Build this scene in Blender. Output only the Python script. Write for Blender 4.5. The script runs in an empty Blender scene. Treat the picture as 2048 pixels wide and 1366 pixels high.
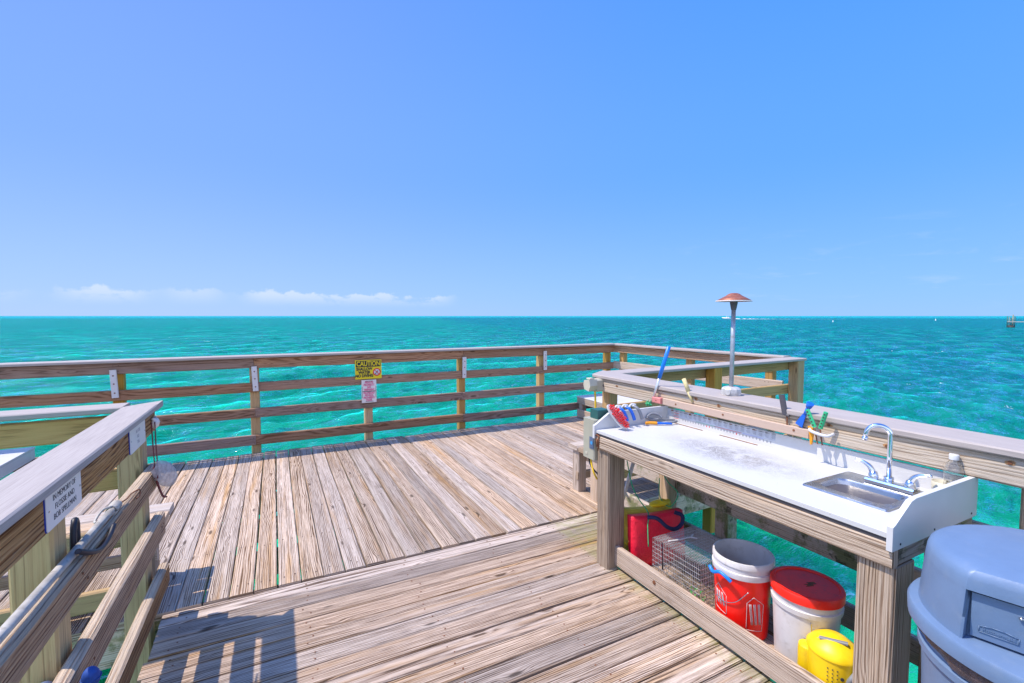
import bpy, bmesh, math, random
import numpy as np
from mathutils import Vector, Matrix
R = math.radians
random.seed(7)
rnd = random.uniform
scene = bpy.context.scene
col = scene.collection
V = Vector

# ------------------------------------------------------------------ materials
class NT:
    """small helper around a node tree"""
    def __init__(s, tree): s.t = tree
    def n(s, typ, **kw):
        nd = s.t.nodes.new(typ)
        for k, v in kw.items():
            if k.startswith('i_'):
                key = k[2:]
                key = int(key) if key.isdigit() else key.replace('_', ' ')
                s.set(nd.inputs[key], v)
            else: setattr(nd, k, v)
        return nd
    def set(s, inp, v):
        if isinstance(v, bpy.types.NodeSocket): s.t.links.new(v, inp)
        elif isinstance(v, (tuple, list)) and len(v) == 3 and inp.type == 'RGBA': inp.default_value = (*v, 1)
        else: inp.default_value = v
    def math(s, op, a, b=0.0, c=None, clamp=False):
        nd = s.n('ShaderNodeMath', operation=op, use_clamp=clamp)
        s.set(nd.inputs[0], a); s.set(nd.inputs[1], b)
        if c is not None: s.set(nd.inputs[2], c)
        return nd.outputs[0]
    def mix(s, f, a, b, typ='MIX'):
        nd = s.n('ShaderNodeMix', data_type='RGBA', blend_type=typ)
        s.set(nd.inputs[0], f); s.set(nd.inputs[6], a); s.set(nd.inputs[7], b)
        return nd.outputs[2]
    def noise(s, vec, scale, detail=3, rough=.55, dist=0.0):
        nd = s.n('ShaderNodeTexNoise')
        if vec is not None: s.set(nd.inputs['Vector'], vec)
        nd.inputs['Scale'].default_value = scale; nd.inputs['Detail'].default_value = detail
        nd.inputs['Roughness'].default_value = rough; nd.inputs['Distortion'].default_value = dist
        return nd.outputs[0]
    def ss(s, x, a, b, lo=0.0, hi=1.0):
        nd = s.n('ShaderNodeMapRange', interpolation_type='SMOOTHSTEP')
        s.set(nd.inputs[0], x)
        for k, v in zip((1, 2, 3, 4), (a, b, lo, hi)): nd.inputs[k].default_value = v
        return nd.outputs[0]
    def lin(s, x, a, b, lo=0.0, hi=1.0):
        nd = s.n('ShaderNodeMapRange')
        s.set(nd.inputs[0], x)
        for k, v in zip((1, 2, 3, 4), (a, b, lo, hi)): nd.inputs[k].default_value = v
        return nd.outputs[0]
    def comb(s, x, y, z=0.0):
        nd = s.n('ShaderNodeCombineXYZ')
        for k, v in enumerate((x, y, z)): s.set(nd.inputs[k], v)
        return nd.outputs[0]

def newmat(name):
    m = bpy.data.materials.new(name); m.use_nodes = True
    nt = m.node_tree
    for n in list(nt.nodes): nt.nodes.remove(n)
    t = NT(nt)
    out = t.n('ShaderNodeOutputMaterial'); p = t.n('ShaderNodeBsdfPrincipled')
    nt.links.new(p.outputs[0], out.inputs[0])
    return m, t, p

def plain(name, c, rough=.5, metal=0.0, vary=.12, spec=.5, scale=6.0, bump=0.0, grime=None, grime_amt=.0, alpha=1.0, trans=0.0, sss=None):
    m, t, p = newmat(name)
    tc = t.n('ShaderNodeTexCoord')
    nz = t.noise(tc.outputs['Object'], scale, 4, .6)
    colr = t.mix(t.ss(nz, .3, .75), tuple(x * (1 - vary) for x in c), tuple(min(1, x * (1 + vary * .6)) for x in c))
    if grime:
        g = t.noise(tc.outputs['Object'], scale * 3.1, 6, .65)
        colr = t.mix(t.ss(g, .52, .72, 0, grime_amt), colr, grime)
    t.set(p.inputs['Base Color'], colr)
    t.set(p.inputs['Roughness'], t.lin(nz, 0, 1, max(0, rough - .08), min(1, rough + .08)))
    p.inputs['Metallic'].default_value = metal
    p.inputs['Specular IOR Level'].default_value = spec
    p.inputs['Alpha'].default_value = alpha
    p.inputs['Transmission Weight'].default_value = trans
    if bump:
        b = t.n('ShaderNodeBump', i_Strength=1.0, i_Distance=bump); t.set(b.inputs['Height'], t.noise(tc.outputs['Object'], scale * 8, 4, .6))
        t.set(p.inputs['Normal'], b.outputs[0])
    return m

def wood(name, light, brown, dark, orange=(.62, .36, .13), or_amt=.5, ring=.010, contrast=1.0, moss=0.0, rough=.78, gray=(.46, .43, .41), gray_amt=.4, bump=.0022, crack=.5, drift=.22, straight=.5, edge_moss=False, sunlit_top=None):
    """weathered timber: a board sawn from a log (growth rings in UV metres), silvered fibres, stains, cracks"""
    m, t, p = newmat(name)
    uv = t.n('ShaderNodeUVMap', uv_map='UVMap').outputs[0]
    at = t.n('ShaderNodeAttribute', attribute_name='rnd')
    sx = t.n('ShaderNodeSeparateColor'); t.set(sx.inputs[0], at.outputs['Color'])
    r1, r2, r3 = sx.outputs
    su = t.n('ShaderNodeSeparateXYZ'); t.set(su.inputs[0], uv)
    u, v = su.outputs[0], su.outputs[1]
    seed = t.math('MULTIPLY', r1, 37.0)
    # distance of the board from the pith drifts along its length -> cathedral grain
    dn = t.noise(t.comb(t.math('MULTIPLY', u, .55), seed, 0.0), 1.0, 2, .5)
    d = t.math('MULTIPLY_ADD', dn, drift, t.math('MULTIPLY_ADD', r2, .10, .04 - drift * .5))
    wv = t.noise(t.comb(t.math('MULTIPLY', u, 2.2), t.math('MULTIPLY', v, 14.0), seed), 1.0, 3, .5)
    vv = t.math('ADD', v, t.math('MULTIPLY_ADD', r3, .09, -.10))
    vv = t.math('ADD', vv, t.math('MULTIPLY', t.ss(t.math('FRACT', t.math('MULTIPLY', r1, 7.31)), 1.0 - straight - .05, 1.0 - straight + .05), .24))
    vv = t.math('ADD', vv, t.math('MULTIPLY_ADD', wv, .022, -.011))
    rr = t.math('SQRT', t.math('ADD', t.math('MULTIPLY', vv, vv), t.math('MULTIPLY', d, d)))
    # knots push the rings aside
    vo = t.n('ShaderNodeTexVoronoi', feature='F1', voronoi_dimensions='3D')
    t.set(vo.inputs['Vector'], t.comb(t.math('MULTIPLY', u, 2.3), t.math('MULTIPLY', v, 9.0), seed)); vo.inputs['Scale'].default_value = 1.0
    kd = vo.outputs['Distance']
    kn = t.ss(kd, .28, .02)
    rr = t.math('ADD', rr, t.math('MULTIPLY', kn, .016))
    ph = t.math('MULTIPLY', t.math('ADD', rr, t.math('MULTIPLY', t.noise(t.comb(t.math('MULTIPLY', u, .5), t.math('MULTIPLY', v, 45.0), seed), 1.0, 2, .5), ring * 1.6)), 6.28318 / ring)
    w = t.math('MULTIPLY_ADD', t.math('SINE', ph), .5, .5)
    irr = t.noise(t.comb(t.math('MULTIPLY', u, .7), t.math('MULTIPLY', v, 34.0), t.math('ADD', seed, 17.0)), 1.0, 3, .6)
    w = t.math('MULTIPLY', t.math('POWER', w, 1.4), t.ss(irr, .30, .60, .25, 1.25), clamp=True)
    st = t.noise(t.comb(t.math('MULTIPLY', u, 5.0), t.math('MULTIPLY', v, 330.0), seed), 1.0, 3, .65)
    st2 = t.noise(t.comb(t.math('MULTIPLY', u, 1.6), t.math('MULTIPLY', v, 75.0), seed), 1.0, 3, .6)
    g = t.math('MULTIPLY', w, t.ss(st2, .25, .62))
    g = t.math('ADD', t.math('MULTIPLY', g, .75), t.math('MULTIPLY', t.ss(st, .42, .70), .45))
    g = t.math('MULTIPLY', g, contrast, clamp=True)
    big = t.noise(t.comb(t.math('MULTIPLY', u, 1.1), t.math('MULTIPLY', v, 9.0), seed), 1.0, 4, .6)
    tone = t.math('ADD', t.math('MULTIPLY', r3, .55), t.math('MULTIPLY', big, .75))
    base = t.mix(t.math('MULTIPLY', t.ss(tone, .45, .95), gray_amt), light, gray)
    base = t.mix(t.math('MULTIPLY', t.ss(r1, .45, 1.0), .40), base, tuple(.55 * a + .45 * b for a, b in zip(brown, light)))
    oz = t.noise(t.comb(t.math('MULTIPLY', u, .8), t.math('MULTIPLY', v, 16.0), t.math('ADD', seed, 9.0)), 1.0, 4, .6)
    base = t.mix(t.math('MULTIPLY', t.ss(oz, .50, .74), or_amt), base, orange)
    shade = t.lin(t.math('FRACT', t.math('MULTIPLY', r2, 5.7)), 0.0, 1.0, .70, 1.16)
    c = t.mix(g, base, brown)
    c = t.mix(t.math('MULTIPLY', t.ss(t.math('MULTIPLY', w, st), .38, .62), .7 * contrast, clamp=True), c, dark)
    c = t.mix(t.ss(kd, .125, .05, 0, .85), c, dark)
    blot = t.noise(t.comb(t.math('MULTIPLY', u, 1.9), t.math('MULTIPLY', v, 6.0), t.math('ADD', seed, 31.0)), 1.0, 5, .7)
    c = t.mix(t.ss(blot, .60, .72, 0, .45), c, tuple(.5 * a + .5 * b for a, b in zip(brown, dark)))
    ck = t.noise(t.comb(t.math('MULTIPLY', u, 1.3), t.math('MULTIPLY', v, 120.0), t.math('ADD', seed, 3.0)), 1.0, 2, .5)
    ckm = t.ss(ck, .70, .76, 0, crack)
    c = t.mix(ckm, c, tuple(x * .35 for x in dark))
    gr = t.noise(t.comb(t.math('MULTIPLY', u, 9.0), t.math('MULTIPLY', v, 40.0), seed), 1.0, 5, .7)
    c = t.mix(t.ss(gr, .58, .80, 0, .45), c, tuple(x * .55 for x in gray))
    hv = t.n('ShaderNodeHueSaturation'); t.set(hv.inputs['Color'], c); t.set(hv.inputs['Value'], shade); t.set(hv.inputs['Saturation'], t.lin(r3, 0., 1., 1.10, .74)); c = hv.outputs[0]
    if sunlit_top:   # upward faces painted paler to look sunlit, with some weathering
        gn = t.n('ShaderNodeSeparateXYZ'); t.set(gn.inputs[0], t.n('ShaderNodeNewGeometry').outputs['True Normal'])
        c = t.mix(t.math('MULTIPLY', t.ss(gn.outputs[2], .5, .8), t.ss(g, 1.0, .35, .25, .85)), c, sunlit_top)
    if edge_moss:   # algae along the damp edge under the fish table and in the joints there
        tc = t.n('ShaderNodeTexCoord'); sxx = t.n('ShaderNodeSeparateXYZ'); t.set(sxx.inputs[0], tc.outputs['Object'])
        em = t.math('MULTIPLY', t.ss(sxx.outputs[0], 1.80, 1.90), t.ss(t.noise(tc.outputs['Object'], 14.0, 4, .6), .30, .60))
        c = t.mix(t.math('MULTIPLY', em, .4), c, (.22, .23, .04))
    if moss:
        tc = t.n('ShaderNodeTexCoord')
        mz = t.noise(tc.outputs['Object'], 5.0, 6, .7)
        c = t.mix(t.ss(mz, .48, .60, 0, moss), c, (.10, .13, .02))
        mz2 = t.noise(tc.outputs['Object'], 11.0, 5, .7)
        c = t.mix(t.ss(mz2, .58, .66, 0, moss), c, (.03, .035, .015))
    t.set(p.inputs['Base Color'], c)
    t.set(p.inputs['Roughness'], t.lin(g, 0, 1, rough - .1, min(1, rough + .1)))
    p.inputs['Specular IOR Level'].default_value = .3
    h = t.math('SUBTRACT', t.math('MULTIPLY', g, -1.0), t.math('MULTIPLY', ckm, 2.0))
    b = t.n('ShaderNodeBump', i_Strength=.8, i_Distance=bump); t.set(b.inputs['Height'], h)
    t.set(p.inputs['Normal'], b.outputs[0])
    return m

M = {}
M['deck'] = wood('deck_timber', (.70, .545, .41), (.185, .100, .046), (.065, .035, .017), orange=(.52, .28, .085), or_amt=.8, gray=(.52, .425, .34), gray_amt=.68, contrast=1.2, bump=.003)
M['walk'] = wood('walkway_timber', (.68, .525, .40), (.16, .085, .040), (.045, .024, .011), orange=(.50, .27, .085), or_amt=.8, gray=(.50, .40, .315), gray_amt=.65, contrast=1.18, ring=.0095, drift=.08, straight=.72, edge_moss=True, bump=.0032)
M['rail'] = wood('railing_timber', (.40, .235, .15), (.20, .095, .048), (.065, .030, .016), or_amt=.35, gray=(.30, .20, .17), gray_amt=.8)
M['rail_sun'] = wood('silvered_railing_timber', (.58, .50, .40), (.33, .24, .16), (.13, .085, .055), or_amt=.30, gray=(.54, .50, .44), gray_amt=.8, contrast=.85, ring=.014)
M['rail_orange'] = wood('worn_handrail_timber', (.50, .29, .135), (.17, .060, .016), (.05, .020, .009), or_amt=.8, contrast=1.15, sunlit_top=(.52, .42, .31), orange=(.48, .25, .085), ring=.012, bump=.004, gray_amt=.12)
M['post'] = wood('treated_post_timber', (.56, .335, .095), (.36, .19, .045), (.15, .08, .02), or_amt=.45, orange=(.50, .26, .05), gray=(.46, .31, .12), gray_amt=.5, contrast=.7, ring=.016)
M['bench'] = wood('bench_timber', (.54, .42, .31), (.28, .18, .105), (.12, .075, .04), or_amt=.35, contrast=.75)
M['table'] = wood('table_frame_timber', (.56, .43, .30), (.24, .14, .07), (.09, .052, .026), or_amt=.5, gray=(.42, .335, .255), gray_amt=.6, contrast=1.15, ring=.011, drift=.12, straight=.6)
M['mossy'] = wood('mossy_timber', (.58, .46, .35), (.36, .25, .16), (.14, .09, .06), moss=.75, contrast=.9)
M['pile'] = plain('green_piling_wood', (.035, .16, .11), .8, vary=.4, scale=3.0)

def composite():
    m, t, p = newmat('grey_composite_board')
    uv = t.n('ShaderNodeUVMap', uv_map='UVMap').outputs[0]
    s = t.n('ShaderNodeSeparateXYZ'); t.set(s.inputs[0], uv)
    st = t.noise(t.comb(t.math('MULTIPLY', s.outputs[0], 6.0), t.math('MULTIPLY', s.outputs[1], 260.0), 0.0), 1.0, 4, .65)
    bg = t.noise(t.comb(t.math('MULTIPLY', s.outputs[0], 2.0), t.math('MULTIPLY', s.outputs[1], 12.0), 2.0), 1.0, 4, .6)
    c = t.mix(t.ss(st, .35, .7), (.40, .35, .315), (.31, .27, .245))
    c = t.mix(t.ss(bg, .45, .75, 0, .35), c, (.43, .385, .345))
    sp = t.noise(t.n('ShaderNodeTexCoord').outputs['Object'], 60.0, 3, .6)
    c = t.mix(t.ss(sp, .68, .74, 0, .4), c, (.26, .22, .20))
    t.set(p.inputs['Base Color'], c); p.inputs['Roughness'].default_value = .72; p.inputs['Specular IOR Level'].default_value = .3
    b = t.n('ShaderNodeBump', i_Strength=.5, i_Distance=.0012); t.set(b.inputs['Height'], st); t.set(p.inputs['Normal'], b.outputs[0])
    return m
M['cap'] = composite()
M['white'] = plain('white_plastic_board', (.58, .58, .57), .42, vary=.05, scale=4, grime=(.50, .48, .46), grime_amt=.25)
M['pvc'] = plain('white_pipe_plastic', (.62, .60, .59), .4, vary=.08, grime=(.4, .36, .3), grime_amt=.4, scale=9)
M['pilelight'] = plain('weathered_pile', (.20, .24, .18), .8, vary=.3, scale=2)
M['oldpvc'] = plain('weathered_pole', (.42, .40, .37), .55, vary=.3, scale=14, grime=(.2, .17, .13), grime_amt=.6)
M['ruststain'] = plain('rust_stain', (.42, .22, .09), .8, vary=.5, scale=90)
M['dark'] = plain('dark_stain', (.05, .045, .045), .8)
M['black'] = plain('black_rubber', (.012, .014, .03), .5, vary=.3)
M['navy'] = plain('navy_webbing', (.012, .016, .07), .7, vary=.3, scale=40)
M['rust'] = plain('rusty_steel', (.20, .075, .03), .8, vary=.4, scale=40)
M['nail'] = plain('nail_head', (.10, .06, .045), .7, vary=.3, scale=80)
M['steel'] = plain('brushed_steel', (.55, .54, .53), .26, 1.0, vary=.1, scale=20)
M['chrome'] = plain('chrome', (.80, .81, .83), .06, 1.0, vary=.03)
M['galv'] = plain('galvanised_metal', (.40, .44, .48), .5, .55, vary=.25, scale=14, grime=(.25, .16, .09), grime_amt=.5)
M['galvbox'] = plain('weathered_aluminium', (.58, .56, .53), .6, .35, vary=.25, scale=30, grime=(.32, .29, .26), grime_amt=.6)
M['copper'] = plain('weathered_copper', (.36, .12, .065), .5, .35, vary=.3, scale=18, grime=(.42, .22, .17), grime_amt=.6)
M['red'] = plain('red_plastic', (.90, .008, .004), .33, vary=.12, scale=7, grime=(.35, .02, .01), grime_amt=.35)
M['redlid'] = plain('red_lid_plastic', (.92, .018, .005), .42, vary=.15, scale=9, grime=(.35, .03, .02), grime_amt=.35)
M['redcloth'] = plain('red_vinyl_cloth', (.95, .012, .045), .42, vary=.18, scale=9, bump=.006)
M['yelcloth'] = plain('faded_yellow_cloth', (.70, .58, .07), .7, vary=.25, scale=9, bump=.006)
M['yel'] = plain('yellow_plastic', (.86, .58, .004), .42, vary=.15, scale=9, grime=(.50, .32, .02), grime_amt=.4)
M['yelcord'] = plain('yellow_cable', (.75, .48, .01), .5)
M['greenrope'] = plain('green_rope', (.02, .36, .15), .7, vary=.3, scale=60)
M['greenplastic'] = plain('green_plastic', (.03, .42, .17), .45)
M['greenbox'] = plain('green_enamel', (.02, .10, .09), .5)
M['navyfoam'] = plain('blue_foam', (.010, .06, .28), .7, vary=.3, scale=60)
M['blue'] = plain('blue_plastic', (.008, .13, .62), .38, vary=.15)
M['skyblue'] = plain('bright_blue_grip', (.006, .20, .72), .4, vary=.15)
M['orange'] = plain('orange_plastic', (.80, .32, .01), .4)
M['gray'] = plain('grey_plastic', (.22, .23, .25), .5)
M['darkgray'] = plain('dark_grey_plastic', (.075, .068, .075), .5)
M['pink'] = plain('faded_pink_plastic', (.62, .22, .20), .6)
M['tan'] = wood('tan_batten', (.50, .34, .235), (.42, .28, .19), (.40, .26, .18), or_amt=.2, gray=(.46, .34, .26), contrast=.25, crack=0, bump=.0006)
M['stick'] = plain('pale_wood_handle', (.60, .50, .24), .7, vary=.2, scale=20)
M['bin'] = plain('grey_bin_plastic', (.125, .195, .315), .42, vary=.08, scale=7, bump=.0006, grime=(.20, .25, .32), grime_amt=.22)
M['binbag'] = plain('brown_bin_bag', (.10, .07, .075), .25, vary=.3, scale=20, bump=.008)
M['panelgrey'] = plain('grey_green_enamel', (.38, .37, .28), .5, vary=.1)
M['cream'] = plain('aged_cream_plastic', (.50, .47, .36), .55, vary=.12)
M['signyellow'] = plain('yellow_sign_paint', (.72, .56, .003), .45, vary=.06)
M['ink'] = plain('black_ink', (.015, .014, .02), .6)
M['inkred'] = plain('red_ink', (.70, .01, .02), .6)
M['inkpink'] = plain('faded_red_ink', (.72, .06, .22), .6)
M['inkgreen'] = plain('green_ink', (.10, .5, .28), .6)
M['inkblue'] = plain('blue_ink', (.35, .4, .85), .6)
M['inkgrey'] = plain('grey_print', (.30, .31, .33), .6, vary=.5, scale=60)
M['chart'] = plain('shadow_grey_chart_film', (.50, .53, .58), .5, vary=.12, scale=20)  # band's grey stands for the rail's shadow, put into its colour
M['plaque'] = plain('pale_plaque', (.74, .68, .63), .45, vary=.06)
M['plaqueblue'] = plain('blue_plaque_edge', (.012, .045, .36), .45)
M['plaquegrey'] = plain('faint_grey_engraving', (.40, .38, .40), .6)
M['mesh'] = plain('white_net', (.60, .56, .55), .8, vary=.3, scale=60, alpha=.55)
M['clear'] = plain('clear_plastic', (.95, .95, .93), .08, vary=.02, trans=.95)
M['foamwhite'] = plain('sea_foam', (.55, .62, .62), .8)
M['line'] = plain('dark_red_cord', (.16, .03, .035), .7)
M['hull'] = plain('white_hull', (.85, .85, .85), .4)
M['glassdark'] = plain('dark_window', (.02, .03, .05), .2)
M['wire'] = plain('galvanised_wire', (.55, .55, .54), .4, .5, vary=.2, scale=30)
M['aluminium'] = plain('aluminium_tube', (.72, .72, .72), .35, .7)
M['seaweed'] = plain('dry_grass_and_weed', (.32, .27, .16), .8, vary=.5, scale=60)
M['leaf'] = plain('green_leaf', (.05, .30, .05), .6)
M['screen'] = plain('blue_label', (.05, .30, .62), .4)
M['label'] = plain('blue_grey_frame', (.10, .14, .22), .5)

def tablemat():
    m, t, p = newmat('white_cutting_top')
    tc = t.n('ShaderNodeTexCoord'); s = t.n('ShaderNodeSeparateXYZ'); t.set(s.inputs[0], tc.outputs['Object'])
    # worn grey knife-scarred patch in the middle of the cutting top
    dx = t.math('DIVIDE', t.math('SUBTRACT', s.outputs[0], .30), .22); dy = t.math('DIVIDE', t.math('SUBTRACT', s.outputs[1], .86), .48)
    rr = t.math('SQRT', t.math('ADD', t.math('MULTIPLY', dx, dx), t.math('MULTIPLY', dy, dy)))
    fall = t.ss(rr, 1.15, .15)
    nz = t.noise(tc.outputs['Object'], 150.0, 4, .75); nb = t.noise(tc.outputs['Object'], 9.0, 5, .65)
    k = t.math('MULTIPLY', t.math('MULTIPLY', t.ss(nz, .36, .58), t.ss(nb, .30, .56)), fall)
    c = t.mix(t.math('MULTIPLY', k, .85), (.53, .53, .52), (.15, .135, .12))
    sp = t.noise(tc.outputs['Object'], 45.0, 3, .6)
    c = t.mix(t.ss(sp, .71, .76, 0, .6), c, (.35, .28, .2))
    for ang, sc1, sc2 in ((.5, 9.0, 420.0), (-.9, 7.0, 380.0), (1.35, 10.0, 450.0)):
        ca, sa = math.cos(ang), math.sin(ang)
        xa = t.math('ADD', t.math('MULTIPLY', s.outputs[0], ca), t.math('MULTIPLY', s.outputs[1], sa)); ya = t.math('SUBTRACT', t.math('MULTIPLY', s.outputs[1], ca), t.math('MULTIPLY', s.outputs[0], sa))
        sn = t.noise(t.comb(t.math('MULTIPLY', xa, sc1), t.math('MULTIPLY', ya, sc2), ang), 1.0, 1, .4)
        c = t.mix(t.math('MULTIPLY', t.ss(sn, .735, .77), t.ss(rr, 1.9, .3, .1, .6)), c, (.27, .25, .23))
    yl = t.noise(tc.outputs['Object'], 3.5, 5, .65)
    c = t.mix(t.ss(yl, .50, .75, 0, .35), c, (.50, .44, .33))
    t.set(p.inputs['Base Color'], c); p.inputs['Roughness'].default_value = .45
    return m
M['top'] = tablemat()

def watermat():
    m, t, p = newmat('turquoise_sea')
    g = t.n('ShaderNodeNewGeometry'); pos = g.outputs['Position']
    s = t.n('ShaderNodeSeparateXYZ'); t.set(s.inputs[0], pos)
    x, y, z = s.outputs
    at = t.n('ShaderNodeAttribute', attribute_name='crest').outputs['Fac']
    flat = t.comb(x, y, 0.0)
    patch = t.noise(flat, .035, 4, .55)
    # shallows are green, the channel on the right and open water further out bluer
    dist = t.math('SQRT', t.math('ADD', t.math('MULTIPLY', x, x), t.math('MULTIPLY', y, y)))
    far = t.ss(dist, 5.0, 75.0)
    side = t.ss(t.math('SUBTRACT', x, t.math('MULTIPLY', y, .30)), 2.0, 30.0)
    near_c = (.002, .190, .096)
    near_c = t.mix(t.ss(dist, 4.0, 13.0), (.004, .42, .15), near_c)
    c = t.mix(far, near_c, (.0015, .128, .102))
    c = t.mix(t.math('MULTIPLY', side, t.ss(dist, 6.0, 25.0)), c, (.001, .094, .102))
    bar = t.ss(dist, 500.0, 1400.0)
    c = t.mix(bar, c, (.003, .20, .215))
    c = t.mix(t.ss(patch, .40, .70, 0, .15), c, (.001, .075, .075))
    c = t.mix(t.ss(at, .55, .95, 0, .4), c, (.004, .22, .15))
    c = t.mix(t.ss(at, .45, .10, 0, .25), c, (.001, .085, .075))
    ca, sa = math.cos(R(24)), math.sin(R(24))
    xa = t.math('ADD', t.math('MULTIPLY', x, ca), t.math('MULTIPLY', y, sa)); ya = t.math('SUBTRACT', t.math('MULTIPLY', y, ca), t.math('MULTIPLY', x, sa))
    wav = t.comb(t.math('MULTIPLY', xa, .42), t.math('MULTIPLY', ya, 1.25), 0.0)
    def rg(q): return t.math('SUBTRACT', 1.0, t.math('ABSOLUTE', t.math('MULTIPLY_ADD', q, 2.6, -1.3)))
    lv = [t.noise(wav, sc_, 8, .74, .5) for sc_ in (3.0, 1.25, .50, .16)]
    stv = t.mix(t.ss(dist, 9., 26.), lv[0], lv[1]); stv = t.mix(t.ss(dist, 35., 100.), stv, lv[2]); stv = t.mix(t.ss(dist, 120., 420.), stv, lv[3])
    c = t.mix(t.ss(stv, .50, .34, 0, .70), c, (.001, .052, .070))  # dark and pale wave streaks put into the colour, standing for reflections
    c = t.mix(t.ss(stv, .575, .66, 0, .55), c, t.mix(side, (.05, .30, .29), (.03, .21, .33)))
    # stray foam on the crests
    f1 = t.noise(t.comb(t.math('MULTIPLY', x, .35), t.math('MULTIPLY', y, .35), 0.0), 1.0, 3, .6)
    f2 = t.noise(flat, 5.5, 6, .72)
    f3 = t.noise(flat, .9, 4, .6)
    fm = t.math('MULTIPLY', t.math('MULTIPLY', t.ss(f1, .62, .72), t.ss(f2, .50, .62)), t.math('MULTIPLY', t.ss(f3, .52, .64), t.ss(at, .52, .72)))
    fm2 = t.math('MULTIPLY', t.math('MULTIPLY', t.ss(t.noise(wav, .9, 6, .82), .635, .66), t.ss(t.noise(flat, .16, 3, .6), .50, .60)), t.ss(dist, 10.0, 25.0))
    fm = t.math('MAXIMUM', fm, t.math('MULTIPLY', fm2, .7))
    c = t.mix(t.ss(t.noise(wav, 3.0, 6, .72), .50, .36, 0, .25), c, (.0008, .075, .062))
    c = t.mix(fm, c, (.78, .84, .84))
    t.set(p.inputs['Base Color'], c); p.inputs['Roughness'].default_value = .6
    p.inputs['Specular IOR Level'].default_value = 0.0
    mp = t.n('ShaderNodeMapping'); t.set(mp.inputs['Vector'], flat); mp.inputs['Rotation'].default_value = (0, 0, R(-22)); mp.inputs['Scale'].default_value = (.55, 1.25, 1)
    b1 = t.noise(mp.outputs[0], 1.7, 4, .6, .4); b2 = t.noise(mp.outputs[0], 6.5, 4, .62, .3)
    b3 = t.noise(mp.outputs[0], .35, 3, .55)
    def ridged(q): return t.math('SUBTRACT', 1.0, t.math('ABSOLUTE', t.math('MULTIPLY_ADD', q, 2.0, -1.0)))
    h = t.math('ADD', t.math('MULTIPLY', ridged(b1), .22), t.math('MULTIPLY', b2, .11))
    h = t.math('ADD', h, t.math('MULTIPLY', t.math('MULTIPLY', ridged(b3), .35), t.ss(dist, 15., 60.)))
    b = t.n('ShaderNodeBump', i_Strength=1.0, i_Distance=.60); t.set(b.inputs['Height'], h); t.set(p.inputs['Normal'], b.outputs[0])
    p.inputs['Subsurface Weight'].default_value = .7; p.inputs['Subsurface Radius'].default_value = (.1, 1.0, .6); p.inputs['Subsurface Scale'].default_value = 6.0
    # wave facets tilt towards the viewer, so a choppy sea never mirrors more than part of the sky
    gl = t.n('ShaderNodeBsdfAnisotropic'); t.set(gl.inputs['Normal'], b.outputs[0]); t.set(gl.inputs['Roughness'], t.ss(dist, 10., 300., .07, .22)); gl.inputs['Color'].default_value = (.50, .85, 1, 1)
    fr = t.n('ShaderNodeFresnel', i_IOR=1.33); t.set(fr.inputs['Normal'], b.outputs[0])
    ff_ = t.math('MULTIPLY', t.math('MINIMUM', fr.outputs[0], t.ss(dist, 8., 120., .42, .15)), t.math('SUBTRACT', 1.0, fm))
    fl = [t.noise(wav, q_, 4, .75, .3) for q_ in (4.2, 1.9, .85, .38, .15)]
    fz = t.mix(t.ss(dist, 8., 18.), fl[0], fl[1])
    for q_, (d0, d1) in zip(fl[2:], ((22., 45.), (55., 120.), (150., 400.))): fz = t.mix(t.ss(dist, d0, d1), fz, q_)
    ff_ = t.math('MULTIPLY', ff_, t.ss(fz, .40, .68, .35, 2.3), clamp=True)
    mxs = t.n('ShaderNodeMixShader'); t.set(mxs.inputs[0], ff_); t.t.links.new(p.outputs[0], mxs.inputs[1]); t.t.links.new(gl.outputs[0], mxs.inputs[2])
    out = [n for n in t.t.nodes if n.type == 'OUTPUT_MATERIAL'][0]; t.t.links.new(mxs.outputs[0], out.inputs[0])
    return m
M['water'] = watermat()

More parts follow.
